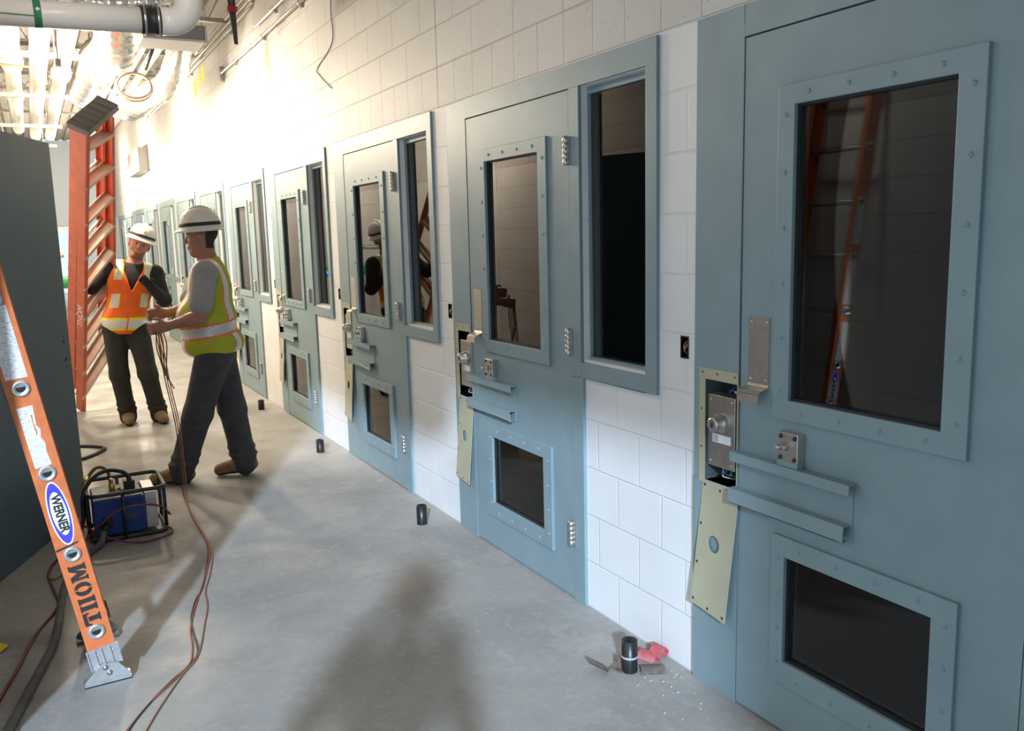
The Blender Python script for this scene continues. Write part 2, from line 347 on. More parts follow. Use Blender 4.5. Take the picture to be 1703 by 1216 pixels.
tag(we.build('wall_end', mat('pale_blue_wall', (0.62, 0.72, 0.82), 0.6)), kind='structure')
wn = empty('window_1', ((EX0+EX1)/2, YEND+0.1, 0)); tag(wn, kind='structure')
m = MB(); hw = (EX1-EX0)/2
for a, b, c, d in ((-hw, -hw+.05, 0, EZ), (hw-.05, hw, 0, EZ), (-hw, hw, EZ-.05, EZ), (-hw, hw, 0, .05)): m.box(a, b, -.03, .03, c, d)
m.build('window_frame', GALV, wn)
m = MB(); m.box(-hw+.05, hw-.05, -.004, .004, .05, EZ-.05)
gm = bpy.data.materials.new('clear_glass'); gm.use_nodes = True; nt = gm.node_tree
tb = nt.nodes.new('ShaderNodeBsdfTransparent'); gb = nt.nodes.new('ShaderNodeBsdfGlossy'); gb.inputs['Roughness'].default_value = 0.02; ms = nt.nodes.new('ShaderNodeMixShader'); ms.inputs[0].default_value = 0.08
nt.links.new(tb.outputs[0], ms.inputs[1]); nt.links.new(gb.outputs[0], ms.inputs[2]); nt.links.new(ms.outputs[0], nt.nodes['Material Output'].inputs[0])
m.build('pane', gm, wn)
# ribbed steel roof deck
ce = MB(); X0, X1, nr = XL-0.2, 0.2, 16; prof = []
for i in range(nr):
    a = X0+(X1-X0)*i/nr; p = (X1-X0)/nr
    prof += [(a, ZTOP), (a+p*.45, ZTOP), (a+p*.55, ZTOP+.045), (a+p*.92, ZTOP+.045)]
prof.append((X1, ZTOP))
n = len(prof)
ce.add([(x, y, z) for y in (YBACK-.2, YEND+.2) for x, z in prof], [(i, i+1, n+i+1, n+i) for i in range(n-1)])
ce.add([(X0, YBACK-.2, ZTOP+.1), (X1, YBACK-.2, ZTOP+.1), (X1, YEND+.2, ZTOP+.1), (X0, YEND+.2, ZTOP+.1)], [(0, 1, 2, 3)])
tag(ce.build('ceiling', mat('primed_deck', (0.42, 0.39, 0.36), 0.7, noise=0.15, nscale=3)), kind='structure')

# ------------------------------------------------------------------ cell doors
def rect(a, b, c, d): return [(a, c), (b, c), (b, d), (a, d)]
YV, ZV, XO = (0, 1, 0), (0, 0, 1), (-1, 0, 0)
FX, LX = -0.015, -0.013
def ring_box(m, o, i, x0, x1, mi=0):
    m.ring(rect(*o), rect(*i), (x0, 0, 0), YV, ZV, (1, 0, 0), x1-x0, mi)
WIRES = [mat('blue_wire', (0.05, 0.12, 0.4), 0.4), mat('white_wire', (0.7, 0.7, 0.68), 0.4), mat('green_wire', (0.05, 0.25, 0.10), 0.4)]
def make_door():
    r = empty('door', (0, 0, 0))
    # steel frame with side light
    f = MB()
    f.box(FX, .06, .003, .213, 0, .737); f.box(FX, .06, .003, .213, 1.083, 2.227)
    f.box(FX, .06, .157, .213, .737, 1.083); f.box(FX, .06, .003, .008, .737, 1.083)
    f.box(FX, .06, -1.484, .003, 2.136, 2.227)
    f.box(FX, .06, -1.000, -.927, .985, 2.136); f.box(FX, .06, -1.009, -.927, 0, .985)
    f.box(FX, .06, -1.484, -1.422, .985, 2.136); f.box(FX, .06, -1.422, -1.000, .985, 1.048)
    fr = f.build('frame', PAINT, r, bevel=.0015)
    s = MB(); ring_box(s, (-1.422, -1.0, 1.048, 2.136), (-1.395, -1.006, 1.070, 2.106), .028, .06)
    s.build('glazing_stop', PAINT, r, bevel=.002)
    g = MB(); g.box(.042, .050, -1.40, -1.0, 1.06, 2.115); g.build('side_light_glass', GLASS, r)
    # leaf
    l = MB(); vo = (-.70, -.205, 1.064, 1.916); po = (-.70, -.205, .242, .586)
    l.box(LX, .035, -.205, -.0015, .010, 2.131); l.box(LX, .035, -.9235, -.70, .010, 2.131)
    l.box(LX, .035, -.70, -.205, 1.916, 2.131); l.box(LX, .035, -.70, -.205, .586, 1.064); l.box(LX, .035, -.70, -.205, .010, .242)
    lf = l.build('leaf', PAINT, r)
    def vision(o, i, nx, nz, tagname):
        m = MB(); ring_box(m, o, i, -.026, LX+.002); vf = m.build(tagname+'_frame', PAINT, r, bevel=.002)
        pts = []
        ya, yb, za, zb = o[0]+.030, o[1]-.030, o[2]+.030, o[3]-.030
        for k in range(nx):
            t = (k+.6)/(nx+.2); yy = ya+(yb-ya)*t; pts += [(yy, za), (yy, zb)]
        for k in range(nz):
            t = (k+.35)/(nz-.3); zz = za+(zb-za)*t; pts += [(ya, zz), (yb, zz)]
        first = None
        for y, z in pts:
            if first is None:
                sm = MB(); sm.lathe((0, 0, 0), (-1, 0, 0), [(.0075, 0), (.0068, .0022), (.0045, .0040), (.002, .0046), (.002, .0030), (.0001, .0030)], 12)
                first = sm.build('screw', SCREW, vf); q = first
            else:
                q = first.copy(); COL.objects.link(q); q.parent = vf
            q.location = (-.026, y, z)
        gm_ = MB(); gm_.box(-.002, .008, i[0]-.004, i[1]+.004, i[2]-.004, i[3]+.004); gm_.build(tagname+'_glass', GLASS, r)
        gs = MB(); ring_box(gs, (i[0]-.006, i[1]+.006, i[2]-.006, i[3]+.006), (i[0]+.006, i[1]-.006, i[2]+.006, i[3]-.006), -.010, -.002); gs.build(tagname+'_gasket', BLACK, r)
    SCREW = PAINT
    vision((-.767, -.147, 1.007, 1.971), (-.697, -.208, 1.067, 1.913), 4, 6, 'vision_panel')
    vision((-.767, -.156, .170, .646), (-.697, -.208, .245, .583), 4, 4, 'lower_panel')
    # hinges
    first = None
    for z in (1.897, 1.127, .300):
        if first is None:
            h = MB()
            pf = [(.0001, -.058), (.007, -.0575), (.0115, -.054)]
            for k in range(5): pf += [(.0125, -.0525+k*.021), (.0125, -.0525+k*.021+.0203), (.0121, -.0525+k*.021+.0206)]
            h.lathe((0, 0, 0), (0, 0, 1), pf+[(.0115, .0545), (.007, .0575), (.0001, .058)], 18)
            h.box(.006, .016, -.019, .019, -.053, .053)
            first = h.build('hinge', STEEL, r); q = first
        else: q = first.copy(); COL.objects.link(q); q.parent = r
        q.location = (-.028, -.9252, z)
    # pull plate with bent hook
    p = MB(); pr = [(-.0135, 1.305), (-.0135, 1.098), (-.0175, 1.088), (-.047, 1.080), (-.056, 1.072), (-.060, 1.046)]
    for (xa, za), (xb, zb) in zip(pr[:-1], pr[1:]):
        d = Vector((xb-xa, 0, zb-za)).normalized(); nn = Vector((d.z, 0, -d.x))*.003
        if nn.x > 0: nn = -nn
        a, b = Vector((xa, 0, za)), Vector((xb, 0, zb)); vs = []
        for yy in (-.036, -.122): vs += [a+Vector((0, yy, 0)), b+Vector((0, yy, 0)), b+nn+Vector((0, yy, 0)), a+nn+Vector((0, yy, 0))]
        p.add(vs, [(0, 1, 2, 3), (7, 6, 5, 4), (0, 4, 5, 1), (1, 5, 6, 2), (2, 6, 7, 3), (3, 7, 4, 0)])
    for y in (-.048, -.110):
        for z in (1.290, 1.112): p.lathe((-.0165, y, z), (-1, 0, 0), [(.004, 0), (.003, .0015), (.0001, .002)], 8)
    p.build('pull_plate', STEEL, r)
    # lock pocket
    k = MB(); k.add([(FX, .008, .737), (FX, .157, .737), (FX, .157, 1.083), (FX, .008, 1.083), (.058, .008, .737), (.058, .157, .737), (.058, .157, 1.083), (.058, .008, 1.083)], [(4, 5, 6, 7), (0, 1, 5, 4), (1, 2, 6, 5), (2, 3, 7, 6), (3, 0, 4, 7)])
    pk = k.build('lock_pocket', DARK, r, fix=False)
    k = MB(); ring_box(k, (.004, .186, .728, 1.120), (.008, .157, .737, 1.083), -.018, FX)
    for y, z in ((.170, 1.105), (.10, 1.105), (.02, 1.105), (.174, .98), (.174, .85)): k.lathe((-.018, y, z), (-1, 0, 0), [(.004, 0), (.003, .0012), (.0001, .0015)], 8, mi=1)
    k.build('pocket_rim', [TAN, BLACK], r)
    k = MB(); k.box(-.012, .045, .022, .148, .793, 1.034)
    for y, z in ((.135, 1.018), (.036, 1.018), (.135, .81), (.036, .81)): k.lathe((-.012, y, z), (-1, 0, 0), [(.0045, 0), (.004, .0025), (.0001, .003)], 10)
    lk = k.build('lock_body', STEEL, r, bevel=.002)
    k = MB(); k.lathe((-.012, .085, .945), (-1, 0, 0), [(.032, 0), (.032, .010), (.028, .012), (.026, .030), (.0225, .033), (.0225, .040), (.017, .041), (.0001, .0405)], 28)
    cy_ = k.build('lock_cylinder', STEEL, lk)
    k = MB(); k.box(-.0545, -.0525, .0825, .0875, .935, .952); k.build('keyhole', DARK, cy_)
    k = MB(); k.box(-.0128, -.0119, .040, .125, .876, .904)
    k.build('label', WHITE, lk)
    k = MB()
    for j in range(4): k.box(-.0133, -.0127, .098, .121, .880+j*.0058, .8825+j*.0058)
    k.build('label_print', mat('print_blue', (.10, .14, .35), .6), lk)
    # wires in the pocket: one object each
    for j in range(7):
        a = random.uniform(.02, .14); z0 = 1.075 if j < 4 else .745; z1 = 1.035 if j < 4 else .79
        b_ = min(.15, max(.015, a+random.uniform(-.05, .05)))
        wpts = smooth_path([(.05, a, z0), (.0, a+.3*(b_-a), (z0+z1)/2+random.uniform(-.008, .008)), (.01, (a+b_)/2+.01, (z0+z1)/2), (.02, b_, z1)], 5)
        MB().tube(wpts, .0022, 6).build('wire', WIRES[j % 3], r)
    # loose cover plate hanging under the pocket
    cp = MB(); W, H, n = .0895, .2225, 24
    def sq(t, w_, h_):
        c, s_ = math.cos(t), math.sin(t); kx = min(w_/abs(c) if abs(c) > 1e-6 else 9, h_/abs(s_) if abs(s_) > 1e-6 else 9); return (kx*c, kx*s_)
    ts = sorted([2*PI*j/n for j in range(n)]+[math.atan2(H, W), PI-math.atan2(H, W), PI+math.atan2(H, W), 2*PI-math.atan2(H, W)])
    cp.ring([sq(t, W, H) for t in ts], [(.004+.029*math.cos(t), .020+.029*math.sin(t)) for t in ts], (0, 0, 0), YV, ZV, (1, 0, 0), .003)
    for y, z in ((.078, .208), (0, .210), (-.078, .208), (.078, .07), (.078, -.07), (.078, -.205), (0, -.210), (-.076, -.208)):
        cp.lathe((-.0002, y, z), (-1, 0, 0), [(.0052, 0), (.0050, .0005), (.0001, .0006)], 10, mi=1)
    c = cp.build('cover_plate', [TAN, BLACK], r); c['label'] = 'loose tan cover plate with round hole hanging below the lock pocket'
    c.location = (-.031, .094, .508); c.rotation_euler = (math.radians(4.2), math.radians(3.2), math.radians(-3))
    # bolt box and the two rails of the food slot
    k = MB(); k.box(-.045, LX, -.268, -.192, .888, .976)
    bx = k.build('bolt_box', STEEL, r, bevel=.003)
    k = MB()
    for y in (-.203, -.257):
        for z in (.900, .964): k.lathe((-.045, y, z), (-1, 0, 0), [(.0075, 0), (.0070, .003), (.0001, .0035)], 12)
    k.build('bolt', BLACK, bx)
    k = MB(); k.cyl((-.044, -.222, .932), (-.060, -.219, .934), .011, n=16); k.cyl((-.058, -.219, .934), (-.078, -.214, .936), .0095, .0085, n=16); k.build('spindle', STEEL, bx)
    k = MB(); k.box(-.0165, LX, -.443, -.002, .700, .872); k.build('slot_plate', PAINT, r, bevel=.001)
    k = MB(); k.box(-.052, -.0165, -.456, .004, .869, .873); k.box(-.052, -.048, -.456, .004, .842, .873); k.box(-.0455, -.0165, -.268, -.190, .873, .889)
    k.build('slot_rail', PAINT, r, bevel=.0015)
    k = MB(); k.box(-.050, -.0165, -.440, .012, .748, .752); k.box(-.050, -.046, -.440, .012, .704, .752); k.box(-.050, -.030, -.440, .012, .704, .708)
    k.build('slot_rail', PAINT, r, bevel=.0015)
    return r
proto = make_door()
DL = ['first blue-grey steel cell door of the row, beside the rusty pipe stub with broken shards',
      'second blue-grey cell door of the row, lower half in cool daylight',
      'third cell door of the row, orange worker mirrored in its glass',
      'fourth cell door of the row, blue tape on its side light',
      'fifth cell door of the row, just behind the back of the lime vest',
      'sixth cell door of the row, side light showing beside the walking worker\'s hat',
      'seventh cell door of the row, partly behind the walking worker\'s hard hat',
      'eighth cell door of the row, between the two white hard hats',
      'ninth cell door of the row, beside the shoulder of the orange vest',
      'tenth cell door of the row, just above the hard hat over the orange vest',
      'eleventh cell door of the row, washed out by the lamps',
      'last cell door of the row, beside the tall red-orange stepladder']
SMALL = ('screw', 'bolt', 'keyhole', 'label', 'label_print', 'wire')
for i, y in enumerate(UNITS):
    d = proto if i == 0 else copy_tree(proto, skip=SMALL if i >= 5 else ())
    d.name = 'door_%d' % (i+1); d.location = (0, y, 0)
    tag(d, DL[i], 'cell door', 'cell doors along the block wall', 'structure')
# electrical boxes in the wall beside each door
def make_box():
    r = empty('electrical_box'); m = MB()
    m.add([(0, -.019, -.036), (0, .019, -.036), (0, .019, .036), (0, -.019, .036), (.05, -.019, -.036), (.05, .019, -.036), (.05, .019, .036), (.05, -.019, .036)], [(4, 7, 6, 5), (0, 4, 5, 1), (1, 5, 6, 2), (2, 6, 7, 3), (3, 7, 4, 0)])
    m.ring(rect(-.021, .021, -.039, .039), rect(-.018, .018, -.035, .035), (-.002, 0, 0), YV, ZV, (1, 0, 0), .003)
    m.build('box_shell', mat('dark_box', (.06, .055, .05), .6, .3), r, fix=False)
    for k, mm in enumerate((COPWIRE, BLKWIRE, REDWIRE)):
        MB().tube(smooth_path([(.045, -.008+.008*k, .03), (.008, -.012+.01*k, .012), (-.004+.004*k, .004*k-.004, -.010), (.03, .008-.005*k, -.03)], 6), .003, 6).build('wire', mm, r)
    return r
eb = make_box()
EL = ['open electrical box with loose wires in the wall beside the first cell door', 'open electrical box in the wall between the second and third cell doors',
      'open electrical box in the wall between the third and fourth cell doors', 'open electrical box in the wall between the fourth and fifth cell doors']
for i in range(4):
    b = eb if i == 0 else copy_tree(eb); b.location = (-.0005, UNITS[i]+.281, 1.1735); tag(b, EL[i], 'electrical box', 'wall boxes between the cell doors')
t_ = MB(); t_.add([(-.0165, 6.30, 1.338), (-.0165, 6.262, 1.318), (-.0165, 6.254, 1.292), (-.0165, 6.296, 1.316)], [(0, 1, 2, 3)])
tp = MB(); tp.obox((-.0165, 6.272, 1.318), ((1, 0, 0), (0, .96, .28), (0, -.28, .96)), (.0008, .035, .012))
tag(tp.build('masking_tape', mat('blue_tape', (.03, .20, .75), .6)), 'short strip of blue masking tape stuck on the fourth door frame', 'tape')

# ------------------------------------------------------------------ pipe stubs and rubble
def stub(loc, h, label, ring=False):
    r = empty('pipe_stub', loc); m = MB()
    m.lathe((0, 0, 0), (0, 0, 1), [(.029, 0), (.029, h), (.024, h+.001), (.024, h-.03), (.0001, h-.03)], 24)
    m.build('pipe', BLKPIPE, r)
    if ring:
        q = MB(); q.lathe((0, 0, h*.5), (0, 0, 1), [(.0295, -.006), (.0305, -.003), (.0305, 0), (.0295, .002)], 24); q.build('seam_ring', mat('grey_seam', (.4, .4, .4), .6), r)
    return tag(r, label, 'pipe stub', 'black pipe stubs along the wall')
stub((-.182, 2.345, 0), .118, 'black pipe stub with a pale seam, standing among broken shards', True)
stub((-.184, 4.242, 0), .105, 'black pipe stub on the floor before the wall between second and third doors')
stub((-.189, 6.149, 0), .095, 'black pipe stub on the floor in front of the fourth cell door')
stub((-.181, 8.074, 0), .09, 'black pipe stub by the fifth door, near the walking worker\'s heel')
def shard(name, loc, r, a0, a1, ln, rot, m, label, cat):
    q = MB(); n = 8; vs = []
    for L_ in (-ln/2, ln/2):
        for rr in (r, r-.004):
            for k in range(n+1):
                a = a0+(a1-a0)*k/n; j = random.uniform(-.006, .006) if rr == r else 0
                vs.append((rr*math.cos(a), L_+j, rr*math.sin(a)))
    N = n+1; fs = []
    for k in range(n): fs += [(k, k+1, 2*N+k+1, 2*N+k), (N+k, 3*N+k, 3*N+k+1, N+k+1), (k, N+k, N+k+1, k+1), (2*N+k, 2*N+k+1, 3*N+k+1, 3*N+k)]
    fs += [(0, 2*N, 3*N, N), (n, N+n, 3*N+n, 2*N+n)]
    q.add(vs, fs, 0, False); o = q.build(name, m); o.rotation_euler = rot
    o.location = (0, 0, 0); bpy.context.view_layer.update()
    z = min((o.matrix_world @ v.co).z for v in o.data.vertices); o.location = (loc[0], loc[1], 0.0005-z); return tag(o, label, cat)
RUST = mat('rusty_plastic', (.17, .13, .105), .7, noise=.5, nscale=40); PINK = mat('faded_red_plastic', (.50, .10, .11), .6, noise=.2, nscale=40)
shard('plastic_shard', (-.262, 2.405), .04, PI*1.02, PI*1.55, .075, (.2, -.1, .5), RUST, 'curled grey-brown shard lying open beside the broken pipe stub', 'shard')
shard('plastic_shard', (-.222, 2.372), .036, PI*1.45, PI*2.02, .055, (0, .1, .3), RUST, 'upright brown shard touching the curled grey one by the pipe stub', 'shard')
shard('plastic_shard', (-.112, 2.302), .045, PI*.25, PI*.75, .085, (0, 0, 1.1), RUST, 'brown arched shard lying between the pipe stub and the wall', 'shard')
shard('red_cap_piece', (-.085, 2.385), .034, PI*.1, PI*.9, .06, (.3, 0, .9), PINK, 'broken faded red cap piece lying behind the pipe stub', 'cap piece')
shard('red_cap_piece', (-.035, 2.365), .030, 0, PI*1.3, .05, (.2, .5, .4), PINK, 'larger faded red cap piece lying against the wall foot', 'cap piece')
cr = MB()
for k in range(55):
    x, y, s = random.gauss(-.15, .09), random.gauss(2.28, .12), random.uniform(.0015, .0042)
    if x < -.02: cr.obox((x, y, s*.5), ((1, 0, 0), (0, .8, .6), (0, -.6, .8)), (s, s*.8, s*.6))
tag(cr.build('crumbs', mat('mortar_crumbs', (.42, .40, .37), .8)), 'pale mortar crumbs scattered on the floor by the pipe stub', 'crumbs', kind='stuff')

# ------------------------------------------------------------------ steel door leaf standing open
hp, ep = Vector((-2.262, 4.45, 0)), Vector((-1.788, 5.56, 0)); dv = (ep-hp).normalized(); L_ = (ep-hp).length
dl = empty('door_13', hp, math.atan2(dv.y, dv.x)); tag(dl, 'shade-darkened blue-grey steel door leaf standing open behind the orange ladder', 'steel door', kind='structure')
m = MB(); m.box(0, L_, 0, .045, .004, 2.142); m.build('leaf', PAINT_SHADED, dl, bevel=.002)
m = MB()
for a, z, rr in ((.085, 1.06, .006), (.082, 1.033, .013), (.078, .925, .011), (.066, .930, .006), (.075, .888, .007)): m.cyl((L_-a, -.001, z), (L_-a, .01, z), rr, n=14)
m.build('bolt_hole', DARK, dl)
first = None
for z in (.25, 1.07, 1.9):
    m = MB(); m.cyl((-.012, .0, z-.055), (-.012, .0, z+.055), .012, n=12); m.build('hinge', STEEL, dl)

# ------------------------------------------------------------------ extension ladder in the foreground
LF = Vector((-1.8345, 3.27, .068)); LU = Vector((-.163, 0, .9866)).normalized(); LV = Vector((LU.z, 0, -LU.x)); LN = Vector((.022, -.999, 0)); LN = (LN-LU*LN.dot(LU)).normalized(); LV = LU.cross(LN)
LM = Matrix(((LV.x, LU.x, LN.x, LF.x), (LV.y, LU.y, LN.y, LF.y), (LV.z, LU.z, LN.z, LF.z), (0, 0, 0, 1)))
lad = empty('extension_ladder'); lad.matrix_world = LM
tag(lad, 'orange fibreglass extension ladder with stencilled rail leaning before the dark steel door', 'ladder')
HWB, TOPL, GAP = .047, 2.75, .42      # half web, rail length, gap between the rails (local: x across, y up, z to camera)
def rail(z0, sgn):
    m = MB(); t = .004
    m.box(-HWB, HWB, .03, TOPL, z0, z0-sgn*t); m.box(-HWB, -HWB+t, .03, TOPL, z0, z0-sgn*.034); m.box(HWB-t, HWB, .03, TOPL, z0, z0-sgn*.034)
    return m.build('rail', ORANGE, lad, bevel=.001)
ra = rail(0, 1); rb = rail(-GAP, -1)
RY = [.135+.3045*k for k in range(9)]
for k, y in enumerate(RY):
    m = MB(); m.tube([(0, y, .004), (0, y, -GAP-.004)], .0165, 14); rg = m.build('rung', ALU, lad)
    m = MB(); m.lathe((0, y, 0), (0, 0, 1), [(.0285, 0), (.0285, .004), (.024, .0075), (.020, .0075), (.0175, .0048), (.0001, .0041)], 26); m.build('rung_end', ALU, rg)
    D = [(.0150*math.cos(a), .0150*math.sin(a)-.002) for a in [-.25-PI+(PI+.5)*j/14 for j in range(15)]]
    D = [(a, -b) for a, b in D] if False else D
    m = MB(); m.prism(D, (0, y+.004, .0042), (1, 0, 0), (0, 1, 0), (0, 0, 1), .0008); m.build('rung_hollow', DARK, rg)
# stickers
LINES = bpy.data.materials.new('printed_label'); LINES.use_nodes = True; nt = LINES.node_tree; b = nt.nodes['Principled BSDF']
tc = nt.nodes.new('ShaderNodeTexCoord'); mp = nt.nodes.new('ShaderNodeMapping'); mp.inputs['Scale'].default_value = (60, 260, 1); nz = nt.nodes.new('ShaderNodeTexNoise'); nz.inputs['Scale'].default_value = 1.0; nz.inputs['Detail'].default_value = 2
rp = nt.nodes.new('ShaderNodeMapRange'); rp.inputs[1].default_value = .52; rp.inputs[2].default_value = .62; rp.inputs[3].default_value = .82; rp.inputs[4].default_value = .5
nt.links.new(tc.outputs['Object'], mp.inputs[0]); nt.links.new(mp.outputs[0], nz.inputs['Vector']); nt.links.new(nz.outputs['Fac'], rp.inputs[0]); nt.links.new(rp.outputs[0], b.inputs['Base Color'])
def sticker(poly, name, mm, d=.0006, z=.0002, parent=ra):
    m = MB(); m.prism(poly, (0, 0, z), (1, 0, 0), (0, 1, 0), (0, 0, 1), d); return m.build(name, mm, parent)
sticker([(-.030, .770), (.022, .772), (.018, .82), (.022, .85), (.014, .87), (.020, .90), (.012, .915), (.015, .95), (.018, .985), (-.030, .985)], 'sticker', LINES)
sticker([(.004, .88), (.008, .885), (.006, .93), (.009, .955), (.004, .955), (.003, .91)], 'torn_patch', ORANGE, z=.0007)
sticker([(-.036, 1.085), (.030, 1.083), (.030, 1.33), (-.036, 1.33)], 'sticker', LINES)
sticker([(-.036, 1.42), (.030, 1.42), (.030, 1.68), (-.036, 1.68)], 'sticker', LINES)
def ell(a, b, cx, cy, n=40): return [(cx+b*math.cos(2*PI*k/n), cy+a*math.sin(2*PI*k/n)) for k in range(n)]
CY = .594
sticker(ell(.118, .034, .0, CY), 'logo_border', WHITE)
sticker(ell(.112, .0295, .0, CY), 'logo_oval', BLUEINK, z=.0006)
sticker(ell(.080, .0245, .0, CY), 'logo_field', WHITE, z=.001)
text_mesh('WERNER', .040, 'logo_lettering', INK, Matrix.Translation((0, CY, .0017)) @ Matrix.Rotation(-PI/2, 4, 'Z'), ra, bold=.0016, depth=.0003, sx=.84)
def stencil(letter, y0, m):           # letter upright in (a right, b up); rotated a quarter turn so it reads up the rail
    H = .056
    ser = lambda x0, x1, e: [(x0-e, 0), (x1+e, 0), (x1+e, .006), (x1, .008), (x1, H-.008), (x1+e, H-.006), (x1+e, H), (x0-e, H), (x0-e, H-.006), (x0, H-.008), (x0, .008), (x0-e, .006)]
    ho = lambda sg: [(.025-sg*.002-sg*.024*math.sin(PI*j/12), H/2+H/2*math.cos(PI*j/12)) for j in range(13)]+[(.025-sg*.002-sg*.0075*math.sin(PI*j/12), H/2-H*.30*math.cos(PI*j/12)) for j in range(13)]
    polys = {'T': [[(0, H), (.050, H), (.050, H-.022), (.045, H-.022), (.041, H-.013), (.009, H-.013), (.005, H-.022), (0, H-.022)], [(.016, H-.016), (.034, H-.016), (.034, .007), (.040, .006), (.040, 0), (.010, 0), (.010, .006), (.016, .007)]],
             'H': [ser(.003, .020, .004), ser(.032, .049, .004)], 'O': [ho(1), ho(-1)],
             'M': [[(0, 0), (.018, 0), (.018, .006), (.013, .007), (.013, H-.022), (.024, .004), (.033, .004), (.043, H-.022), (.043, .007), (.038, .006), (.038, 0), (.064, 0), (.064, .006), (.060, .007), (.060, H-.007), (.064, H-.006), (.064, H), (.044, H), (.032, .032), (.020, H), (0, H), (0, H-.006), (.004, H-.007), (.004, .007), (0, .006)]]}[letter]
    for P in polys: m.prism([(H/2-b, y0+a) for a, b in P], (0, 0, .0002), (1, 0, 0), (0, 1, 0), (0, 0, 1), .0005)
sm_ = MB()
for L1, y0 in (('T', .163), ('H', .219), ('O', .279), ('M', .335)): stencil(L1, y0, sm_)
sm_.build('stencil_lettering', INK, ra)
sticker([(-.045, .462), (.028, .474), (.03, .480), (-.045, .470)], 'scuff', INK, d=.0003)
# ladder shoe (each)
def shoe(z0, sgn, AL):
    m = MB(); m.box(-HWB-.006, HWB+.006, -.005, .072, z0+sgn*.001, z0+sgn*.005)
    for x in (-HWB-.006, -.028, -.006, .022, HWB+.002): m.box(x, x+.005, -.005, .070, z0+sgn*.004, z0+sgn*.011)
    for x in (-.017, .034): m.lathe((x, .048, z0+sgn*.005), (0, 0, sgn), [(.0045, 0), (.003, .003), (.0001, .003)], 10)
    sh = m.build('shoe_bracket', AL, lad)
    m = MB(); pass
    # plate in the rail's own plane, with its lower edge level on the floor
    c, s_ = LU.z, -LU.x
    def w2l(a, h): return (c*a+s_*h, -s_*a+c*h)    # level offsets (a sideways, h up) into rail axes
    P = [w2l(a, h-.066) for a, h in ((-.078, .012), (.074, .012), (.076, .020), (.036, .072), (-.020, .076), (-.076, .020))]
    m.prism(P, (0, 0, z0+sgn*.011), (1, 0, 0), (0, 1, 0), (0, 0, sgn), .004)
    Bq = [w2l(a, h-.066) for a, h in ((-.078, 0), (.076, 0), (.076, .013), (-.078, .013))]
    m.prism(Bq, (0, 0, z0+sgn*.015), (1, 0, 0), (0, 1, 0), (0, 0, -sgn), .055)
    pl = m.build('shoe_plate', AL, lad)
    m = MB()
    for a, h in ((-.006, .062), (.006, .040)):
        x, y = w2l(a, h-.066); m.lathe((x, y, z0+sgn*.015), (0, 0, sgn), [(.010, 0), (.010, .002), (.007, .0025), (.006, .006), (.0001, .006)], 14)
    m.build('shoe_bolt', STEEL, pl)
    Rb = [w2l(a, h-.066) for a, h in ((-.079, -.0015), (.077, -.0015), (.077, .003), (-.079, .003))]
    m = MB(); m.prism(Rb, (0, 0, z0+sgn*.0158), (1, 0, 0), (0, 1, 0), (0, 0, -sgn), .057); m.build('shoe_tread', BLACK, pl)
shoe(0, 1, ALU); shoe(-GAP, -1, mat('shaded_shoe_metal', (.13, .125, .12), .6, .4, noise=.3))  # rear shoe: same metal, the ladder's shadow darkened into its colour

# ------------------------------------------------------------------ tilted stepladder held by the worker in orange
A0, A1 = Vector((-1.672, 9.040, 0.012)), Vector((-1.530, 7.0, 2.398)); B0, B1 = Vector((-1.345, 8.90, .525)), Vector((-1.330, 7.15, 2.520))
sl = empty('stepladder', A0); tag(sl, 'tall red-orange stepladder tipped on one foot by the worker in orange', 'ladder')
def loc_(p): return p-A0
ud = (A1-A0).normalized(); tdir = ((B0+B1)/2-(A0+A1)/2).normalized(); nd = ud.cross(tdir).normalized()
if nd.y > 0: nd = -nd                    # nd faces the camera
def srail(p, q, inward, name='rail'):
    u = (q-p).normalized(); inw = (inward-u*inward.dot(u)).normalized(); nn = u.cross(inw)
    m = MB(); c = (loc_(p)+loc_(q))/2; h = (q-p).length/2
    m.obox(c, (u, inw, nn), (h, .003, .040)); m.obox(c+inw*.014+nn*.043, (u, inw, nn), (h, .014, .0025)); m.obox(c+inw*.014-nn*.043, (u, inw, nn), (h, .014, .0025))
    return m.build(name, REDOR, sl), u, inw, nn
RA, ua, ia, na = srail(A0, A1, tdir); srail(B0, B1, -tdir)
back = -nd*.11
srail(A0+back+ud*.25, A1+back*.6, tdir, 'rear_rail'); srail(B0+back+ud*.1, B1+back*.6, -tdir, 'rear_rail')
NT = 9
for k in range(NT):
    t = (k+.55)/(NT+.1); a, b = A0.lerp(A1, t), B0.lerp(B1, t)
    d = (b-a); L2 = d.length; d.normalize(); n2 = (nd-d*nd.dot(d)).normalized(); v2 = d.cross(n2)
    m = MB(); c = loc_((a+b)/2); m.obox(c, (d, n2, v2), (L2/2-.004, .045, .003)); m.obox(c+n2*.043-v2*.014, (d, n2, v2), (L2/2-.004, .003, .014)); m.obox(c-n2*.043-v2*.014, (d, n2, v2), (L2/2-.004, .003, .014))
    m.build('tread', TREADM, sl)
for k in range(4):
    t = (k+.8)/4.6; a, b = A0.lerp(A1, t)+back*.9, B0.lerp(B1, t)+back*.9; m = MB(); m.tube([loc_(a), loc_(b)], .012, 8); m.build('rear_brace', TREADM, sl)
d = (B1+Vector((0, 0, .07))-A1).normalized(); n2 = (nd-d*nd.dot(d)).normalized(); v2 = d.cross(n2)
if v2.dot(ud) < 0: v2 = -v2
m = MB(); cc = loc_((A1+B1)/2)+ud*.03+back*.25; m.obox(cc, (d, n2, v2), ((B1-A1).length/2+.045, .085, .026))
for k in (-.12, -.06, 0, .06, .12): m.obox(cc+v2*.027+d*k, (d, n2, v2), (.014, .080, .004))
m.build('top_cap', CAPM, sl, bevel=.006)
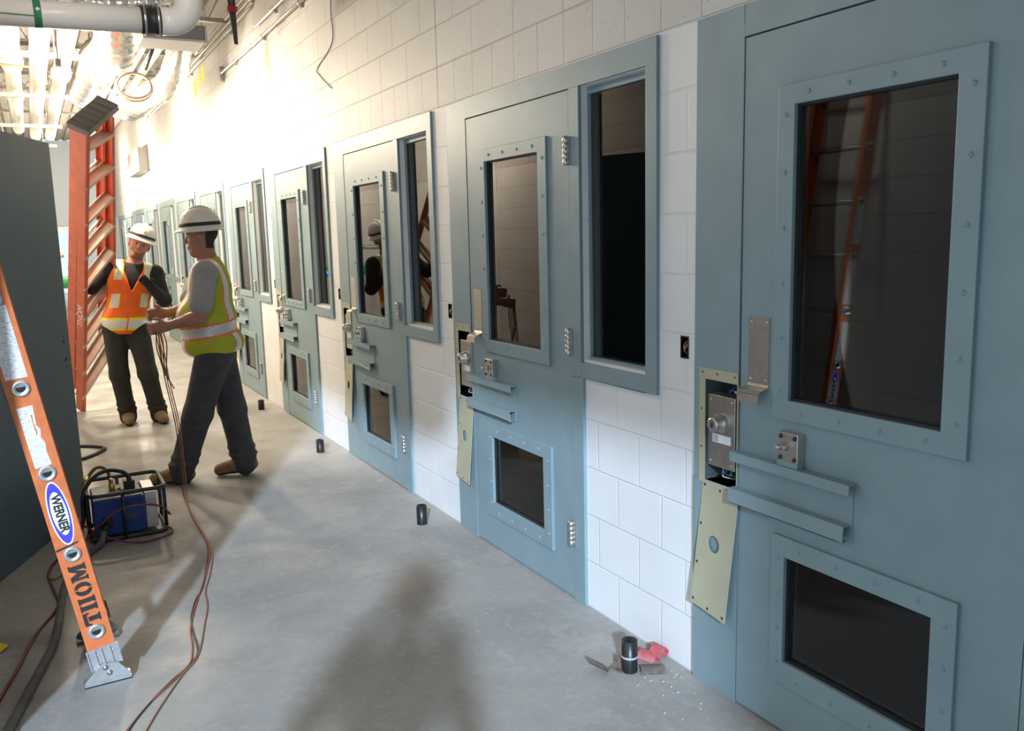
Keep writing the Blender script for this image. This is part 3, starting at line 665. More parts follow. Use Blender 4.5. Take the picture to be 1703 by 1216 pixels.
# pale lettering on its rail
mx_ = Matrix((( -na.x if na.dot(Vector((1, 0, 0))) < 0 else na.x, 0, 0, 0),)*1+((0, 1, 0, 0), (0, 0, 1, 0), (0, 0, 0, 1))) if False else None
zz = -ia if ia.dot(Vector((-1.93, 0, 1.57))-A0) < 0 else ia
xx = ua; yy = zz.cross(xx)
pos = loc_(A0.lerp(A1, .40))-ia*.0035 if zz == -ia else loc_(A0.lerp(A1, .36))+ia*.0035
Mx = Matrix(((xx.x, yy.x, zz.x, pos.x), (xx.y, yy.y, zz.y, pos.y), (xx.z, yy.z, zz.z, pos.z), (0, 0, 0, 1)))
text_mesh('THOM', .085, 'lettering', mat('pale_paint', (.75, .6, .55), .6), Mx, RA, bold=.001, sx=1.0)

# ------------------------------------------------------------------ hydraulic power pack
gp = empty('power_pack', (-1.61, 5.06, 0)); tag(gp, 'blue metal power pack in a black tubular cage with hoses on top', 'power pack')
m = MB(); m.box(-.165, .088, -.150, .150, .030, .225); gb_ = m.build('housing', BLUEBOX, gp, bevel=.006)
m = MB(); m.box(.090, .150, -.140, .140, .035, .235); m.build('radiator', ALU, gp, bevel=.004)
m = MB(); m.box(-.155, .08, -.14, .14, .226, .230); m.build('top_plate', mat('dusty_plate', (.33, .31, .28), .6, .2, noise=.2), gp)
TUBE = mat('black_tube', (.045, .047, .05), .35, .3, noise=.3)
def loop(z, a, b, c, d, r=.05):
    pts = []
    for cx, cy, s0 in ((b-r, d-r, 0), (a+r, d-r, PI/2), (a+r, c+r, PI), (b-r, c+r, PI*1.5)):
        for k in range(7): t = s0+PI/2*k/6; pts.append((cx+r*math.cos(t), cy+r*math.sin(t), z))
    return pts
MB().tube(loop(.262, -.190, .195, -.185, .190), .0115, 10, closed=True).build('cage_rail', TUBE, gp)
MB().tube(loop(.012, -.185, .190, -.165, .180), .0115, 10, closed=True).build('cage_rail', TUBE, gp)
for x, y, z0 in ((-.188, -.10, .262), (.193, -.10, .262), (-.188, .12, .262), (.193, .12, .262), (-.02, -.178, .262), (-.02, .185, .262)):
    MB().tube([(x, y, .012), (x, y, z0)], .010, 10).build('cage_post', TUBE, gp)
m = MB(); m.cyl((-.06, -.03, .230), (-.06, -.03, .285), .016, n=12); m.cyl((-.06, -.03, .283), (-.06, -.03, .310), .011, n=6); m.cyl((-.06, -.03, .235), (-.02, -.01, .24), .012, n=10); m.build('fitting', BRASS, gp)
m = MB(); m.box(.0, .055, -.04, .03, .230, .285); m.cyl((.03, -.01, .275), (.03, -.01, .30), .014, n=10); m.build('valve_block', BLACK, gp, bevel=.004)
m = MB(); m.tube(smooth_path([(-.09, -.085, .242), (-.04, -.07, .240), (.0, -.08, .250)], 6), .008, 8); m.build('lever', BLACK, gp)
m = MB(); m.cyl((-.105, -.149, .10), (-.105, -.168, .10), .034, .03, n=18); m.cyl((-.105, -.165, .10), (-.125, -.21, .075), .016, n=12); m.build('plug_socket', BLACK, gp)
m = MB(); m.prism([(.036*math.cos(2*PI*k/20), .016*math.sin(2*PI*k/20)) for k in range(20)], (.020, -.1505, .115), (1, 0, 0), (0, 0, 1), (0, -1, 0), .002); m.build('badge', mat('worn_badge', (.06, .07, .09), .6), gp)
MB().tube(smooth_path([(.03, -.01, .295), (.0, -.02, .335), (-.08, -.01, .352), (-.16, -.03, .315), (-.205, -.06, .24), (-.215, -.07, .12), (-.25, -.10, .03)], 8), .011, 10).build('hose', BLACK, gp)
MB().tube(smooth_path([(-.06, .02, .24), (-.07, .06, .33), (-.12, .06, .36), (-.17, .02, .32), (-.20, -.02, .27)], 8), .009, 10).build('hose', mat('brown_hose', (.16, .07, .03), .45), gp)
m = MB(); m.cyl((-.17, .02, .320), (-.20, -.025, .268), .016, n=10); m.build('coupling', BRASS, gp)
def cable(name, pts, r, mm, label, cat, n=7, group=None):
    o = MB().tube(smooth_path(pts, n), r, 8).build(name, mm); return tag(o, label, cat, group)
cable('air_hose', [(-1.735, 4.86, .075), (-1.756, 4.82, .03), (-1.80, 4.75, .017), (-1.846, 4.66, .016), (-1.92, 4.446, .016), (-1.955, 4.209, .016), (-1.977, 3.916, .016), (-2.008, 3.657, .016), (-2.066, 3.403, .016), (-2.14, 3.091, .016), (-2.20, 2.80, .016), (-2.22, 2.5, .016)], .0165, HOSEG, 'thick dusty grey hose curving across the floor behind the orange ladder', 'hose')
cable('red_cable', [(-1.42, 4.98, .012), (-1.40, 4.86, .012), (-1.48, 4.78, .010), (-1.60, 4.78, .010), (-1.73, 4.83, .05), (-1.82, 4.95, .09), (-1.86, 5.02, .11)], .0055, WINE, 'wine red cord looped on the floor before the blue power pack', 'cord')
cable('red_cable', [(-1.40, 4.92, .09), (-1.45, 4.862, .16), (-1.54, 4.855, .185), (-1.66, 4.855, .175), (-1.75, 4.84, .12), (-1.82, 4.86, .05), (-1.90, 4.82, .008), (-1.953, 4.757, .007), (-1.989, 4.659, .007), (-2.008, 4.51, .007), (-1.989, 4.301, .007), (-1.979, 4.091, .007), (-2.064, 3.836, .007), (-2.125, 3.547, .007), (-2.177, 3.329, .007), (-2.22, 3.1, .007), (-2.23, 2.85, .007)], .006, WINE, 'wine red cord running from the power pack across the floor past the grey hose', 'cord')
cable('cable_loop', [(-1.90, 7.40, .012), (-1.76, 7.39, .012), (-1.66, 7.33, .012), (-1.58, 7.20, .012), (-1.65, 7.049, .012), (-1.738, 6.94, .012), (-1.85, 6.89, .012)], .012, BLACK, 'dark hose end curled on the floor past the steel door edge', 'hose')
CA = [(-1.248, 5.34), (-1.26, 5.108), (-1.26, 4.862), (-1.266, 4.619), (-1.276, 4.439), (-1.338, 4.178), (-1.408, 3.932), (-1.471, 3.714), (-1.51, 3.54), (-1.525, 3.397), (-1.549, 3.271), (-1.58, 3.21), (-1.639, 3.13), (-1.72, 3.03), (-1.806, 2.887), (-1.90, 2.70), (-1.98, 2.5)]
CB = [(-1.252, 5.315), (-1.255, 5.054), (-1.256, 4.79), (-1.263, 4.512), (-1.286, 4.329), (-1.341, 4.094), (-1.389, 3.92), (-1.409, 3.746), (-1.451, 3.567), (-1.496, 3.379), (-1.532, 3.271), (-1.59, 3.18), (-1.672, 3.024), (-1.736, 2.889), (-1.79, 2.75), (-1.85, 2.5)]
CC = [(-1.254, 5.345), (-1.268, 5.012), (-1.269, 4.73), (-1.282, 4.473), (-1.343, 4.182), (-1.395, 3.964), (-1.444, 3.841), (-1.49, 3.657), (-1.504, 3.505), (-1.515, 3.333), (-1.561, 3.235), (-1.624, 3.161), (-1.709, 3.046), (-1.793, 2.904), (-1.85, 2.75), (-1.93, 2.5)]
HP = [(-1.286, 5.78, 1.02), (-1.275, 5.74, .90), (-1.262, 5.68, .70), (-1.235, 5.62, .45), (-1.235, 5.56, .22), (-1.243, 5.48, .05)]
for pts, mm, lab, off in ((CA, REDWIRE, 'red wire hanging from the walking worker\'s hands, widest bow of the three on the floor', 0.0), (CB, COPWIRE, 'brown wire trailing from the walking worker\'s hands, ending closest to the first door', .012), (CC, BLKWIRE, 'black wire trailing along the floor between the red and brown wires', -.012)):
    cable('wire', [(x+off, y, z) for x, y, z in HP]+[(x, y, .004) for x, y in pts], .0032, mm, lab, 'wire', group='wires trailing from the worker')
for k in range(4):
    cable('wire', [(-1.290+.012*k, 5.79, 1.02), (-1.30+.02*k, 5.77, .93), (-1.285+.01*k, 5.76, .84-.03*k), (-1.262+.015*k, 5.77, .74-.03*k)], .004, (REDWIRE, COPWIRE)[k % 2], 'short red-brown wire end dangling from the walking worker\'s hands', 'wire', group='dangling wire ends')
sc_ = MB(); pp = [(-2.195, 3.73, .002), (-2.165, 3.76, .012), (-2.16, 3.80, .004), (-2.19, 3.815, .015), (-2.215, 3.78, .003)]
sc_.add(pp+[(-2.185, 3.77, .022)], [(0, 1, 5), (1, 2, 5), (2, 3, 5), (3, 4, 5), (4, 0, 5), (4, 3, 2, 1, 0)]); tag(sc_.build('plastic_scrap', mat('yellow_scrap', (.75, .58, .03), .6)), 'crumpled yellow scrap on the dark floor near the grey hose', 'scrap')
for k, (x, y) in enumerate(((-1.965, 4.50), )):
    m = MB(); m.obox((x, y, .006), ((.6, .8, 0), (-.8, .6, 0), (0, 0, 1)), (.05, .018, .006)); tag(m.build('wood_scrap', mat('wood_scrap_mat', (.42, .32, .22), .8, noise=.2)), 'small pale wood scrap on the floor below the steel door', 'scrap')

# ------------------------------------------------------------------ overhead services
def pipe_y(x, z, r, y0, y1, label, fit=()):
    rt_ = empty('insulated_pipe', (x, y0, z)); m = MB(); m.tube([(0, 0, 0), (0, y1-y0, 0)], r, 20); m.build('insulation', INSUL, rt_)
    for yy in fit:
        q = MB(); q.lathe((0, yy-y0, 0), (0, 1, 0), [(r, -.22), (r*1.25, -.16), (r*1.35, 0), (r*1.25, .16), (r, .22)], 20); q.build('fitting_cover', INSUL, rt_)
    return tag(rt_, label, 'pipe', 'insulated pipes above the corridor')
pipe_y(-1.925, 3.30, .075, 4.2, 15.0, 'white insulated overhead pipe with bulging fittings, above the steel door', (9.6, 11.6))
pipe_y(-1.70, 3.32, .080, 4.0, 16.0, 'white insulated overhead pipe in the middle of the three')
pipe_y(-1.495, 3.32, .075, 4.0, 16.0, 'white insulated overhead pipe next to the silver duct', (10.2,))
for k, (x, z, r) in enumerate(((-.98, 3.40, .045), (-.84, 3.42, .05), (-.69, 3.42, .045))):
    o = MB().tube([(x, 6.2, z), (x, 17.0, z)], r, 14).build('pipe_run', INSUL)
    tag(o, ['thin white overhead pipe closest to the silver duct', 'thin white overhead pipe, middle of three past the grey box', 'thin white overhead pipe closest to the wall conduits'][k], 'pipe', 'thin pipes behind the grey box')
for k, y in enumerate((8.6, 10.9, 13.6, 16.2)):
    r_ = empty('strut_hanger', (-1.2, y, 3.19)); m = MB(); m.box(-1.02, -.20, -.02, .02, -.03, .015); m.build('strut', GALV, r_)
    for x in (-.95, -.395): MB().tube([(x, 0, -.03), (x, 0, .95)], .006, 6).build('threaded_rod', GALV, r_)
    tag(r_, ['steel strut hanger crossing under the white pipes, first of the four', 'second steel strut hanger under the white overhead pipes', 'third steel strut hanger under the white overhead pipes', 'last steel strut hanger under the white overhead pipes'][k], 'strut', 'strut hangers under the pipes')
for k, y in enumerate((5.6, 7.4, 9.2, 11.0, 12.8, 14.6, 16.4)):
    r_ = empty('bar_joist', (-1.15, y, 3.72)); m = MB(); m.box(-1.15, 1.15, -.03, .03, .36, .41); m.box(-1.15, 1.15, -.03, .03, 0, .04); m.build('chord', GALV, r_)
    zg = [(-1.15+2.3*j/12, 0, .02 if j % 2 else .38) for j in range(13)]; MB().tube(zg, .010, 6).build('web_rod', GALV, r_)
    tag(r_, '%s steel bar joist beyond the drain pipe, under the ribbed deck' % ('first', 'second', 'third', 'fourth', 'fifth', 'sixth', 'seventh')[k], 'joist', 'bar joists under the deck')
# cross drain pipe with coupling and elbow
cp_ = empty('drain_pipe', (-2.25, 4.4, 2.575)); tag(cp_, 'white plastic drain pipe crossing overhead with black rubber coupling', 'pipe')
dx = Vector((1, 0, .03)).normalized()
m = MB(); m.tube([(0, 0, -.02), dx*.93+Vector((0, 0, -.02))], .0570, 24); m.build('pipe', PVC, cp_)
m = MB(); c0 = dx*.86+Vector((0, 0, -.02)); m.lathe(c0, dx, [(.0575, -.005), (.062, 0), (.062, .02), (.058, .024), (.058, .056), (.062, .060), (.062, .08), (.0575, .085)], 24); cpl = m.build('rubber_coupling', BLACK, cp_)
m = MB(); m.lathe(c0, dx, [(.0635, .006), (.064, .007), (.064, .015), (.0635, .016)], 24); m.lathe(c0, dx, [(.0635, .064), (.064, .065), (.064, .073), (.0635, .074)], 24); m.build('hose_clamp', STEEL, cpl)
m = MB(); e0 = dx*.94+Vector((0, 0, -.02)); ep_ = [e0, e0+dx*.04]+[e0+dx*(.04+.09*math.sin(t))+Vector((0, 0, .09*(1-math.cos(t)))) for t in [PI/2*j/8 for j in range(1, 9)]]+[e0+dx*.13+Vector((0, 0, z)) for z in (.16, .9, 1.5)]
m.tube(ep_, .0615, 24); m.build('elbow', PVC, cp_)
GREEN = mat('green_marker', (.03, .22, .12), .6)
m = MB(); m.lathe(dx*.425+Vector((0, 0, -.02)), dx, [(.0574, 0), (.0582, .001), (.0582, .029), (.0574, .03)], 24); gm2 = m.build('flow_marker', GREEN, cp_)
m = MB(); m.lathe(dx*.10+Vector((0, 0, -.02)), dx, [(.0573, 0), (.0576, .001), (.0576, .001)], 24)
aw = MB(); aw.prism([(.008, 0), (-.002, .010), (-.002, .004), (-.010, .004), (-.010, -.004), (-.002, -.004), (-.002, -.010)], dx*.440+Vector((0, -.0588, -.012)), tuple(-dx), (0, 0, 1), (0, -1, 0), .0008); aw.build('flow_arrow', WHITE, gm2)
m = MB(); m.box(.16, .425, -.0590, -.0575, -.030, -.026); m.build('marker_stripe', GREEN, gm2)
m = MB(); pts = smooth_path([(.52, .06, .10), (.68, .05, .075), (.82, .05, .085), (.94, .04, .10), (1.0, .1, .14)], 8); m.tube(pts, [.03+.008*math.sin(i*1.9)+.006*math.sin(i*.7) for i in range(len(pts))], 12)
fo = m.build('foil_wrap', FOIL); fo.location = (-2.25, 4.4, 2.575); tag(fo, 'crumpled silver foil wrap lying along the top of the drain pipe', 'foil wrap')
# flexible foil duct
def duct(pts, r, label):
    P = smooth_path(pts, 14); o = MB().tube(P, [r*(1+.05*math.sin(i*2.4)+.025*math.sin(i*.9)) for i in range(len(P))], 26).build('flexible_duct', FOIL); return tag(o, label, 'duct', 'silver flexible ducts')
duct([(-1.22, 6.98, 4.1), (-1.22, 7.0, 3.65), (-1.21, 7.15, 3.28), (-1.19, 7.6, 3.13), (-1.19, 8.3, 3.17), (-1.20, 9.2, 3.30), (-1.20, 10.5, 3.32), (-1.20, 12.0, 3.4)], .165, 'wide silver flexible duct sagging between the white pipes and grey box')
duct([(-.50, 8.9, 4.1), (-.50, 8.92, 3.5), (-.60, 9.15, 3.12), (-.78, 9.6, 3.02), (-.84, 10.2, 3.0), (-.84, 11.0, 3.1)], .12, 'short silver flexible duct bend by the lamp over the stepladder')
bx_ = empty('duct_box', (-.93, 6.65, 2.98)); tag(bx_, 'grey sheet metal duct box hanging past the drain pipe elbow', 'duct')
m = MB(); m.box(-.20, .20, -.16, .16, -.02, .08); m.build('box', mat('grey_sheet', (.34, .34, .34), .5, .3), bx_, bevel=.004)
m = MB(); m.box(-.205, .205, -.17, .165, -.035, -.02); m.box(.2, .215, -.165, .16, -.035, .08); m.build('flange', mat('pale_sheet', (.75, .73, .70), .5), bx_)
for x in (-.15, .15): MB().tube([(x, 0, .1), (x, 0, 1.17)], .005, 6).build('threaded_rod', GALV, bx_)
# wall conduits
def conduit(y0, y1, z, lab, r=.0135, ex=-.028, straps=4):
    r_ = empty('conduit', (ex, y0, z)); MB().tube([(0, 0, 0), (0, y1-y0, 0)], r, 12).build('tube', CONDUIT, r_)
    for k in range(straps):
        yy = (k+.4)*(y1-y0)/straps; m = MB(); m.lathe((0, yy, 0), (0, 1, 0), [(r+.001, -.012), (r+.003, -.011), (r+.003, .011), (r+.001, .012)], 12); m.box(.0, -ex-.001, yy-.012, yy+.012, -.035, -r+.002); m.build('strap', GALV, r_)
    return tag(r_, lab, 'conduit', 'steel conduits along the block wall')
conduit(6.6, 17.5, 3.75, 'upper wall conduit of the three parallel runs'); conduit(7.0, 17.5, 3.685, 'middle wall conduit of the three parallel runs'); conduit(8.1, 17.5, 3.62, 'lower wall conduit of the three parallel runs')
conduit(6.1, 9.577, 3.303, 'separate low wall conduit ending in a small bracket', straps=3)
conduit(5.8, 7.95, 3.43, 'short wall conduit just above the low one', straps=2)
m = MB(); m.box(-.045, -.001, 9.54, 9.62, 3.22, 3.37); tag(m.build('conduit_bracket', GALV, bevel=.003), 'small metal bracket at the end of the low wall conduit', 'bracket')
m = MB(); m.tube(smooth_path([(-.006, 5.75, 3.5), (-.006, 5.90, 3.131), (-.006, 5.905, 2.899), (-.006, 6.27, 2.79), (-.006, 6.235, 2.73), (-.006, 5.97, 2.60)], 6), .003, 6); tag(m.build('loose_wire', BLKWIRE), 'thin dark wire hanging crooked down the bare block wall', 'wire')
m = MB()
for y, z, a in ((11.3, 3.42, .10), (11.0, 3.46, .08), (10.72, 3.50, .10)): m.obox((-.001, y, z), ((1, 0, 0), (0, .96, -.28), (0, .28, .96)), (.001, .07, a))
tag(m.build('paint_mark', mat('yellow_paint', (.9, .72, .05), .6)), 'yellow spray paint mark high on the block wall', 'paint mark')
hg = empty('hanging_strap', (-.64, 6.0, 3.0)); tag(hg, 'two dark metal strips bound with red tape hanging from the ceiling', 'strap')
SM = mat('brown_grey_metal', (.13, .11, .10), .4, .5)
for k, (xa, xb) in enumerate(((-.022, .010), (.014, .016))):
    m = MB(); m.obox(((xa+xb)/2, .01*k, .05), (Vector((xb-xa, 0, -.36)).normalized(), (0, 1, 0), Vector((.36, 0, xb-xa)).normalized()), (.20, .003, .011)); m.build('strip', SM, hg)
m = MB(); m.box(-.026, .032, -.012, .020, .05, .085); m.build('red_tape', mat('red_tape_mat', (.55, .05, .04), .5), hg)
MB().tube([(0, 0, .22), (0, 0, 1.12)], .004, 6).build('hanger_wire', GALV, hg)
m = MB(); m.tube(smooth_path([(-1.06+.13*math.cos(a), 7.9, 2.86+.10*math.sin(a)) for a in [2*PI*k/14 for k in range(15)]], 3), .010, 8)
m.tube(smooth_path([(-1.06+.14*math.cos(a), 7.93, 2.85+.11*math.sin(a)) for a in [2*PI*k/14+.3 for k in range(15)]], 3), .010, 8)
tag(m.build('cord_coil', TANHOSE), 'coil of tan cord hanging under the silver duct', 'cord')
cable('ceiling_strap', [(-.90, 7.0, 4.15), (-.90, 7.05, 3.6), (-.92, 7.3, 3.2), (-.98, 7.75, 2.97)], .014, BLACK, 'black strap hanging beside the tan cord coil', 'strap')
cable('lighting_cable', [(-1.63, 7.2, 3.45), (-1.55, 7.5, 3.15), (-1.42, 8.0, 3.02), (-1.25, 8.7, 2.90), (-1.12, 9.25, 3.03)], .007, mat('yellowish_cord', (.75, .62, .38), .5), 'yellowish lamp cord strung along the ceiling to the work lamp', 'cord')
cable('red_pipe', [(-2.25, 8.4, 3.05), (-1.95, 8.4, 3.05), (-1.74, 8.4, 3.04)], .010, mat('red_paint', (.7, .06, .03), .5), 'thin red line crossing under the bulging white pipe', 'pipe')
cable('green_hose', [(-2.31, 11.8, 1.12), (-1.8, 11.9, 1.12), (-1.48, 12.0, 1.12)], .075, mat('green_pipe_mat', (.03, .32, .12), .5), 'green pipe end showing between the steel door and the stepladder', 'pipe')
cable('pipe_clamp', [(-2.31, 10.9, 1.45), (-1.75, 11.0, 1.45), (-1.62, 11.0, 1.47)], .03, GALV, 'grey pipe end above the green pipe', 'pipe')
jb = empty('control_box', (-.07, 17.3, 3.02)); tag(jb, 'grey control box on the wall behind the stepladder cap', 'control box')
m = MB(); m.box(-.10, .068, -.9, .9, -.20, .20); m.build('box', mat('grey_box', (.30, .29, .28), .5), jb, bevel=.01)
# work lamps
for k, (p, e) in enumerate(LAMPS):
    r_ = empty('work_lamp', p); tag(r_, ['glowing work lamp hanging below the white pipes, before the stepladder', 'glowing work lamp hanging beside the stepladder cap', 'glowing work lamp just past the stepladder cap', 'glowing work lamp deep in the corridor', 'glowing work lamp at the corridor end', 'added unseen lamp overhead, lighting the front of the drain pipe'][k], 'work lamp', 'work lamps along the corridor')
    m = MB(); m.ball((0, 0, 0), .05, 10); m.build('bulb', BULB, r_)
    m = MB(); m.cyl((0, 0, .045), (0, 0, .12), .022, n=12); m.tube([(0, 0, .12), (0, 0, ZTOP-p[2]+.03)], .005, 6); m.build('socket', BLACK, r_)
    l_ = light('lamp_light', 'POINT', (p[0], p[1], p[2]-.12), e, WARM if k < 5 else (1.0, 0.95, 0.88), shadow_soft_size=.06)

# ------------------------------------------------------------------ people: smooth distance-field bodies meshed by surface nets
class SDF:
    def __init__(s, lo, hi, h):
        s.lo = np.array(lo, float); s.h = h; s.n = np.ceil((np.array(hi)-s.lo)/h).astype(int)+1
        s.g = np.full(s.n, 0.5, np.float32)
        s.ax = [s.lo[i]+h*np.arange(s.n[i]) for i in range(3)]
    def _win(s, lo, hi):
        a = np.clip(np.floor((np.array(lo)-s.lo)/s.h).astype(int), 0, s.n-1); b = np.clip(np.ceil((np.array(hi)-s.lo)/s.h).astype(int)+1, 1, s.n)
        sl_ = tuple(slice(a[i], max(b[i], a[i]+1)) for i in range(3))
        X, Y, Z = np.meshgrid(*[s.ax[i][sl_[i]] for i in range(3)], indexing='ij'); return sl_, np.stack([X, Y, Z], -1)
    def _mix(s, sl_, d, k, mode):
        g = s.g[sl_]
        if mode == 'add':
            if k <= 0: r = np.minimum(g, d)
            else:
                h_ = np.clip(.5+.5*(d-g)/k, 0, 1); r = d*(1-h_)+g*h_-k*h_*(1-h_); far = (g-d > k) ; r = np.where(far, d, r)
        else:
            if k <= 0: r = np.maximum(g, -d)
            else:
                h_ = np.clip(.5-.5*(g+d)/k, 0, 1); r = g*(1-h_)-d*h_+k*h_*(1-h_)
        s.g[sl_] = r
    def cone(s, p, q, r0, r1, k=.02, mode='add'):
        p, q = np.array(p, float), np.array(q, float); R = max(r0, r1)+k+.03
        sl_, P = s._win(np.minimum(p, q)-R, np.maximum(p, q)+R); d = q-p; L2_ = max(d@d, 1e-9)
        t = np.clip(((P-p)@d)/L2_, 0, 1); D = np.linalg.norm(P-(p+t[..., None]*d), axis=-1)-(r0+(r1-r0)*t); s._mix(sl_, D, k, mode); return s
    def ell(s, c, r, k=.02, R=None, mode='add'):
        c, r = np.array(c, float), np.array(r, float); m_ = r.max()+k+.03; sl_, P = s._win(c-m_, c+m_); Q = P-c
        if R is not None: Q = Q@np.array(R)
        k0 = np.linalg.norm(Q/r, axis=-1); k1 = np.linalg.norm(Q/(r*r), axis=-1); D = np.where(k1 > 1e-6, k0*(k0-1)/np.maximum(k1, 1e-6), -r.min()); s._mix(sl_, D, k, mode); return s
    def cut(s, fn):
        for i in range(s.n[0]):
            Y, Z = np.meshgrid(s.ax[1], s.ax[2], indexing='ij'); s.g[i] = np.maximum(s.g[i], fn(np.stack([np.full_like(Y, s.ax[0][i]), Y, Z], -1)))
        return s
    def mesh(s):
        g = s.g; g[0] = g[-1] = .5; g[:, 0] = g[:, -1] = .5; g[:, :, 0] = g[:, :, -1] = .5
        ins = g < 0; cs = np.array(g.shape)-1
        cnr = [(i, j, k) for i in (0, 1) for j in (0, 1) for k in (0, 1)]
        tot = np.zeros(cs, np.int8)
        for o in cnr: tot += ins[o[0]:o[0]+cs[0], o[1]:o[1]+cs[1], o[2]:o[2]+cs[2]]
        on = (tot > 0) & (tot < 8); C_ = np.argwhere(on); idx = -np.ones(cs, np.int32); idx[on] = np.arange(len(C_))
        val = {o: g[C_[:, 0]+o[0], C_[:, 1]+o[1], C_[:, 2]+o[2]].astype(float) for o in cnr}
        acc = np.zeros((len(C_), 3)); cnt = np.zeros(len(C_))
        for a in cnr:
            for ax in range(3):
                if a[ax]: continue
                b = list(a); b[ax] = 1; va, vb = val[a], val[tuple(b)]; x = (va < 0) != (vb < 0)
                t = np.where(x, va/np.where(x, va-vb, 1), 0)
                for c in range(3): acc[:, c] += np.where(x, a[c]+(t if c == ax else 0), 0)
                cnt += x
        V = s.lo+s.h*(C_+acc/cnt[:, None]); F = []
        for ax in range(3):
            u, v = (ax+1) % 3, (ax+2) % 3
            lo_ = [slice(None)]*3; lo_[ax] = slice(0, -1); hi_ = [slice(None)]*3; hi_[ax] = slice(1, None)
            x = ins[tuple(lo_)] != ins[tuple(hi_)]; E = np.argwhere(x); E = E[(E[:, u] > 0) & (E[:, v] > 0) & (E[:, u] < cs[u]) & (E[:, v] < cs[v])]
            if not len(E): continue
            fl_ = ins[tuple(lo_)][tuple(E.T)]
            def at(du, dv_):
                Q = E.copy(); Q[:, u] += du; Q[:, v] += dv_; return idx[tuple(Q.T)]
            q = np.stack([at(-1, -1), at(0, -1), at(0, 0), at(-1, 0)], 1); q[~fl_] = q[~fl_][:, ::-1]; F.append(q)
        return V, np.concatenate(F)
    def build(s, name, mats, parent, fn=None, origin=(0, 0, 0)):
        V, F = s.mesh(); V = V-np.array(origin); me = bpy.data.meshes.new(name); me.vertices.add(len(V)); me.vertices.foreach_set('co', V.astype(np.float32).ravel())
        me.loops.add(F.size); me.loops.foreach_set('vertex_index', F.astype(np.int32).ravel()); me.polygons.add(len(F)); me.polygons.foreach_set('loop_start', (np.arange(len(F))*4).astype(np.int32))
        me.update(calc_edges=True); me.validate()
        for m_ in mats: me.materials.append(m_)
        me.polygons.foreach_set('use_smooth', np.ones(len(me.polygons), bool))
        if fn is not None: me.polygons.foreach_set('material_index', fn(V[F].mean(1)+np.array(origin)).astype(np.int32))
        o = bpy.data.objects.new(name, me); COL.objects.link(o); o.parent = parent; return o
V3 = lambda *a: np.array(a, float)
def nrm(a): a = np.array(a, float); return a/np.linalg.norm(a)
def hand(S, wrist, palm_dir, side, thumb, curl, r=.0088, ln=1.0):
    """palm plus five fingers; palm_dir along the hand, side across the knuckles (towards the little finger), thumb side opposite"""
    d = nrm(palm_dir); a = nrm(np.array(side)-d*(np.array(side)@d)); nn = np.cross(d, a)*thumb        # nn: palm normal, fingers curl towards it
    w = np.array(wrist, float)
    for o in (-.026, -.009, .009, .026): S.cone(w+a*o*.7, w+d*.085*ln+a*o, .015, .0125, .012)
    for o, L in zip((-.030, -.010, .010, .029), (.070, .080, .074, .058)):
        p = w+d*.086*ln+a*o; ang = 0.0
        for seg, fr in enumerate((.45, .30, .25)):
            ang += curl[seg]; q = p+(d*math.cos(ang)+nn*math.sin(ang))*L*fr*ln; S.cone(p, q, r*(1-.08*seg), r*(.94-.08*seg), .004); p = q
    p = w+d*.022-a*.028; q = p+(d*.55-a*.65+nn*.35)*.045; e = q+(d*.75-a*.05+nn*.6)*.036
    S.cone(p, q, .0125, .0105, .010); S.cone(q, e, .0100, .0085, .004)
def head_axes(yaw_dir, tilt_dir):
    u_ = nrm(tilt_dir); f_ = np.array(yaw_dir, float); f_ = nrm(f_-u_*(f_@u_)); l_ = np.cross(u_, f_); return f_, l_, u_
def head(S, c, f, l, u):
    c = np.array(c, float); R = np.stack([f, l, u], 1); P = lambda a, b, h_: c+f*a+l*b+u*h_
    S.ell(P(-.008, 0, .040), (.098, .078, .092), .02, R); S.ell(P(.018, 0, -.035), (.074, .064, .085), .03, R); S.cone(P(.062, .012, -.098), P(.062, -.012, -.098), .026, .026, .03)
    S.cone(P(.082, 0, .018), P(.106, 0, -.020), .009, .0145, .012); S.cone(P(.100, .010, -.024), P(.100, -.010, -.024), .009, .009, .008)
    S.cone(P(.078, .034, .028), P(.084, .008, .030), .010, .010, .012); S.cone(P(.078, -.034, .028), P(.084, -.008, .030), .010, .010, .012)
    S.cone(P(.088, .018, -.058), P(.088, -.018, -.058), .0085, .0085, .008); S.cone(P(.086, .016, -.070), P(.086, -.016, -.070), .0085, .0085, .008)
    for s_ in (1, -1):
        S.ell(P(.072, s_*.030, .010), (.016, .018, .012), .006, R, 'sub'); S.ell(P(.066, s_*.030, .010), (.016, .017, .011), .004, R)
        S.ell(P(-.010, s_*.080, -.004), (.026, .011, .034), .008, R); S.cone(P(.055, s_*.046, -.022), P(.04, s_*.05, -.03), .018, .016, .02)
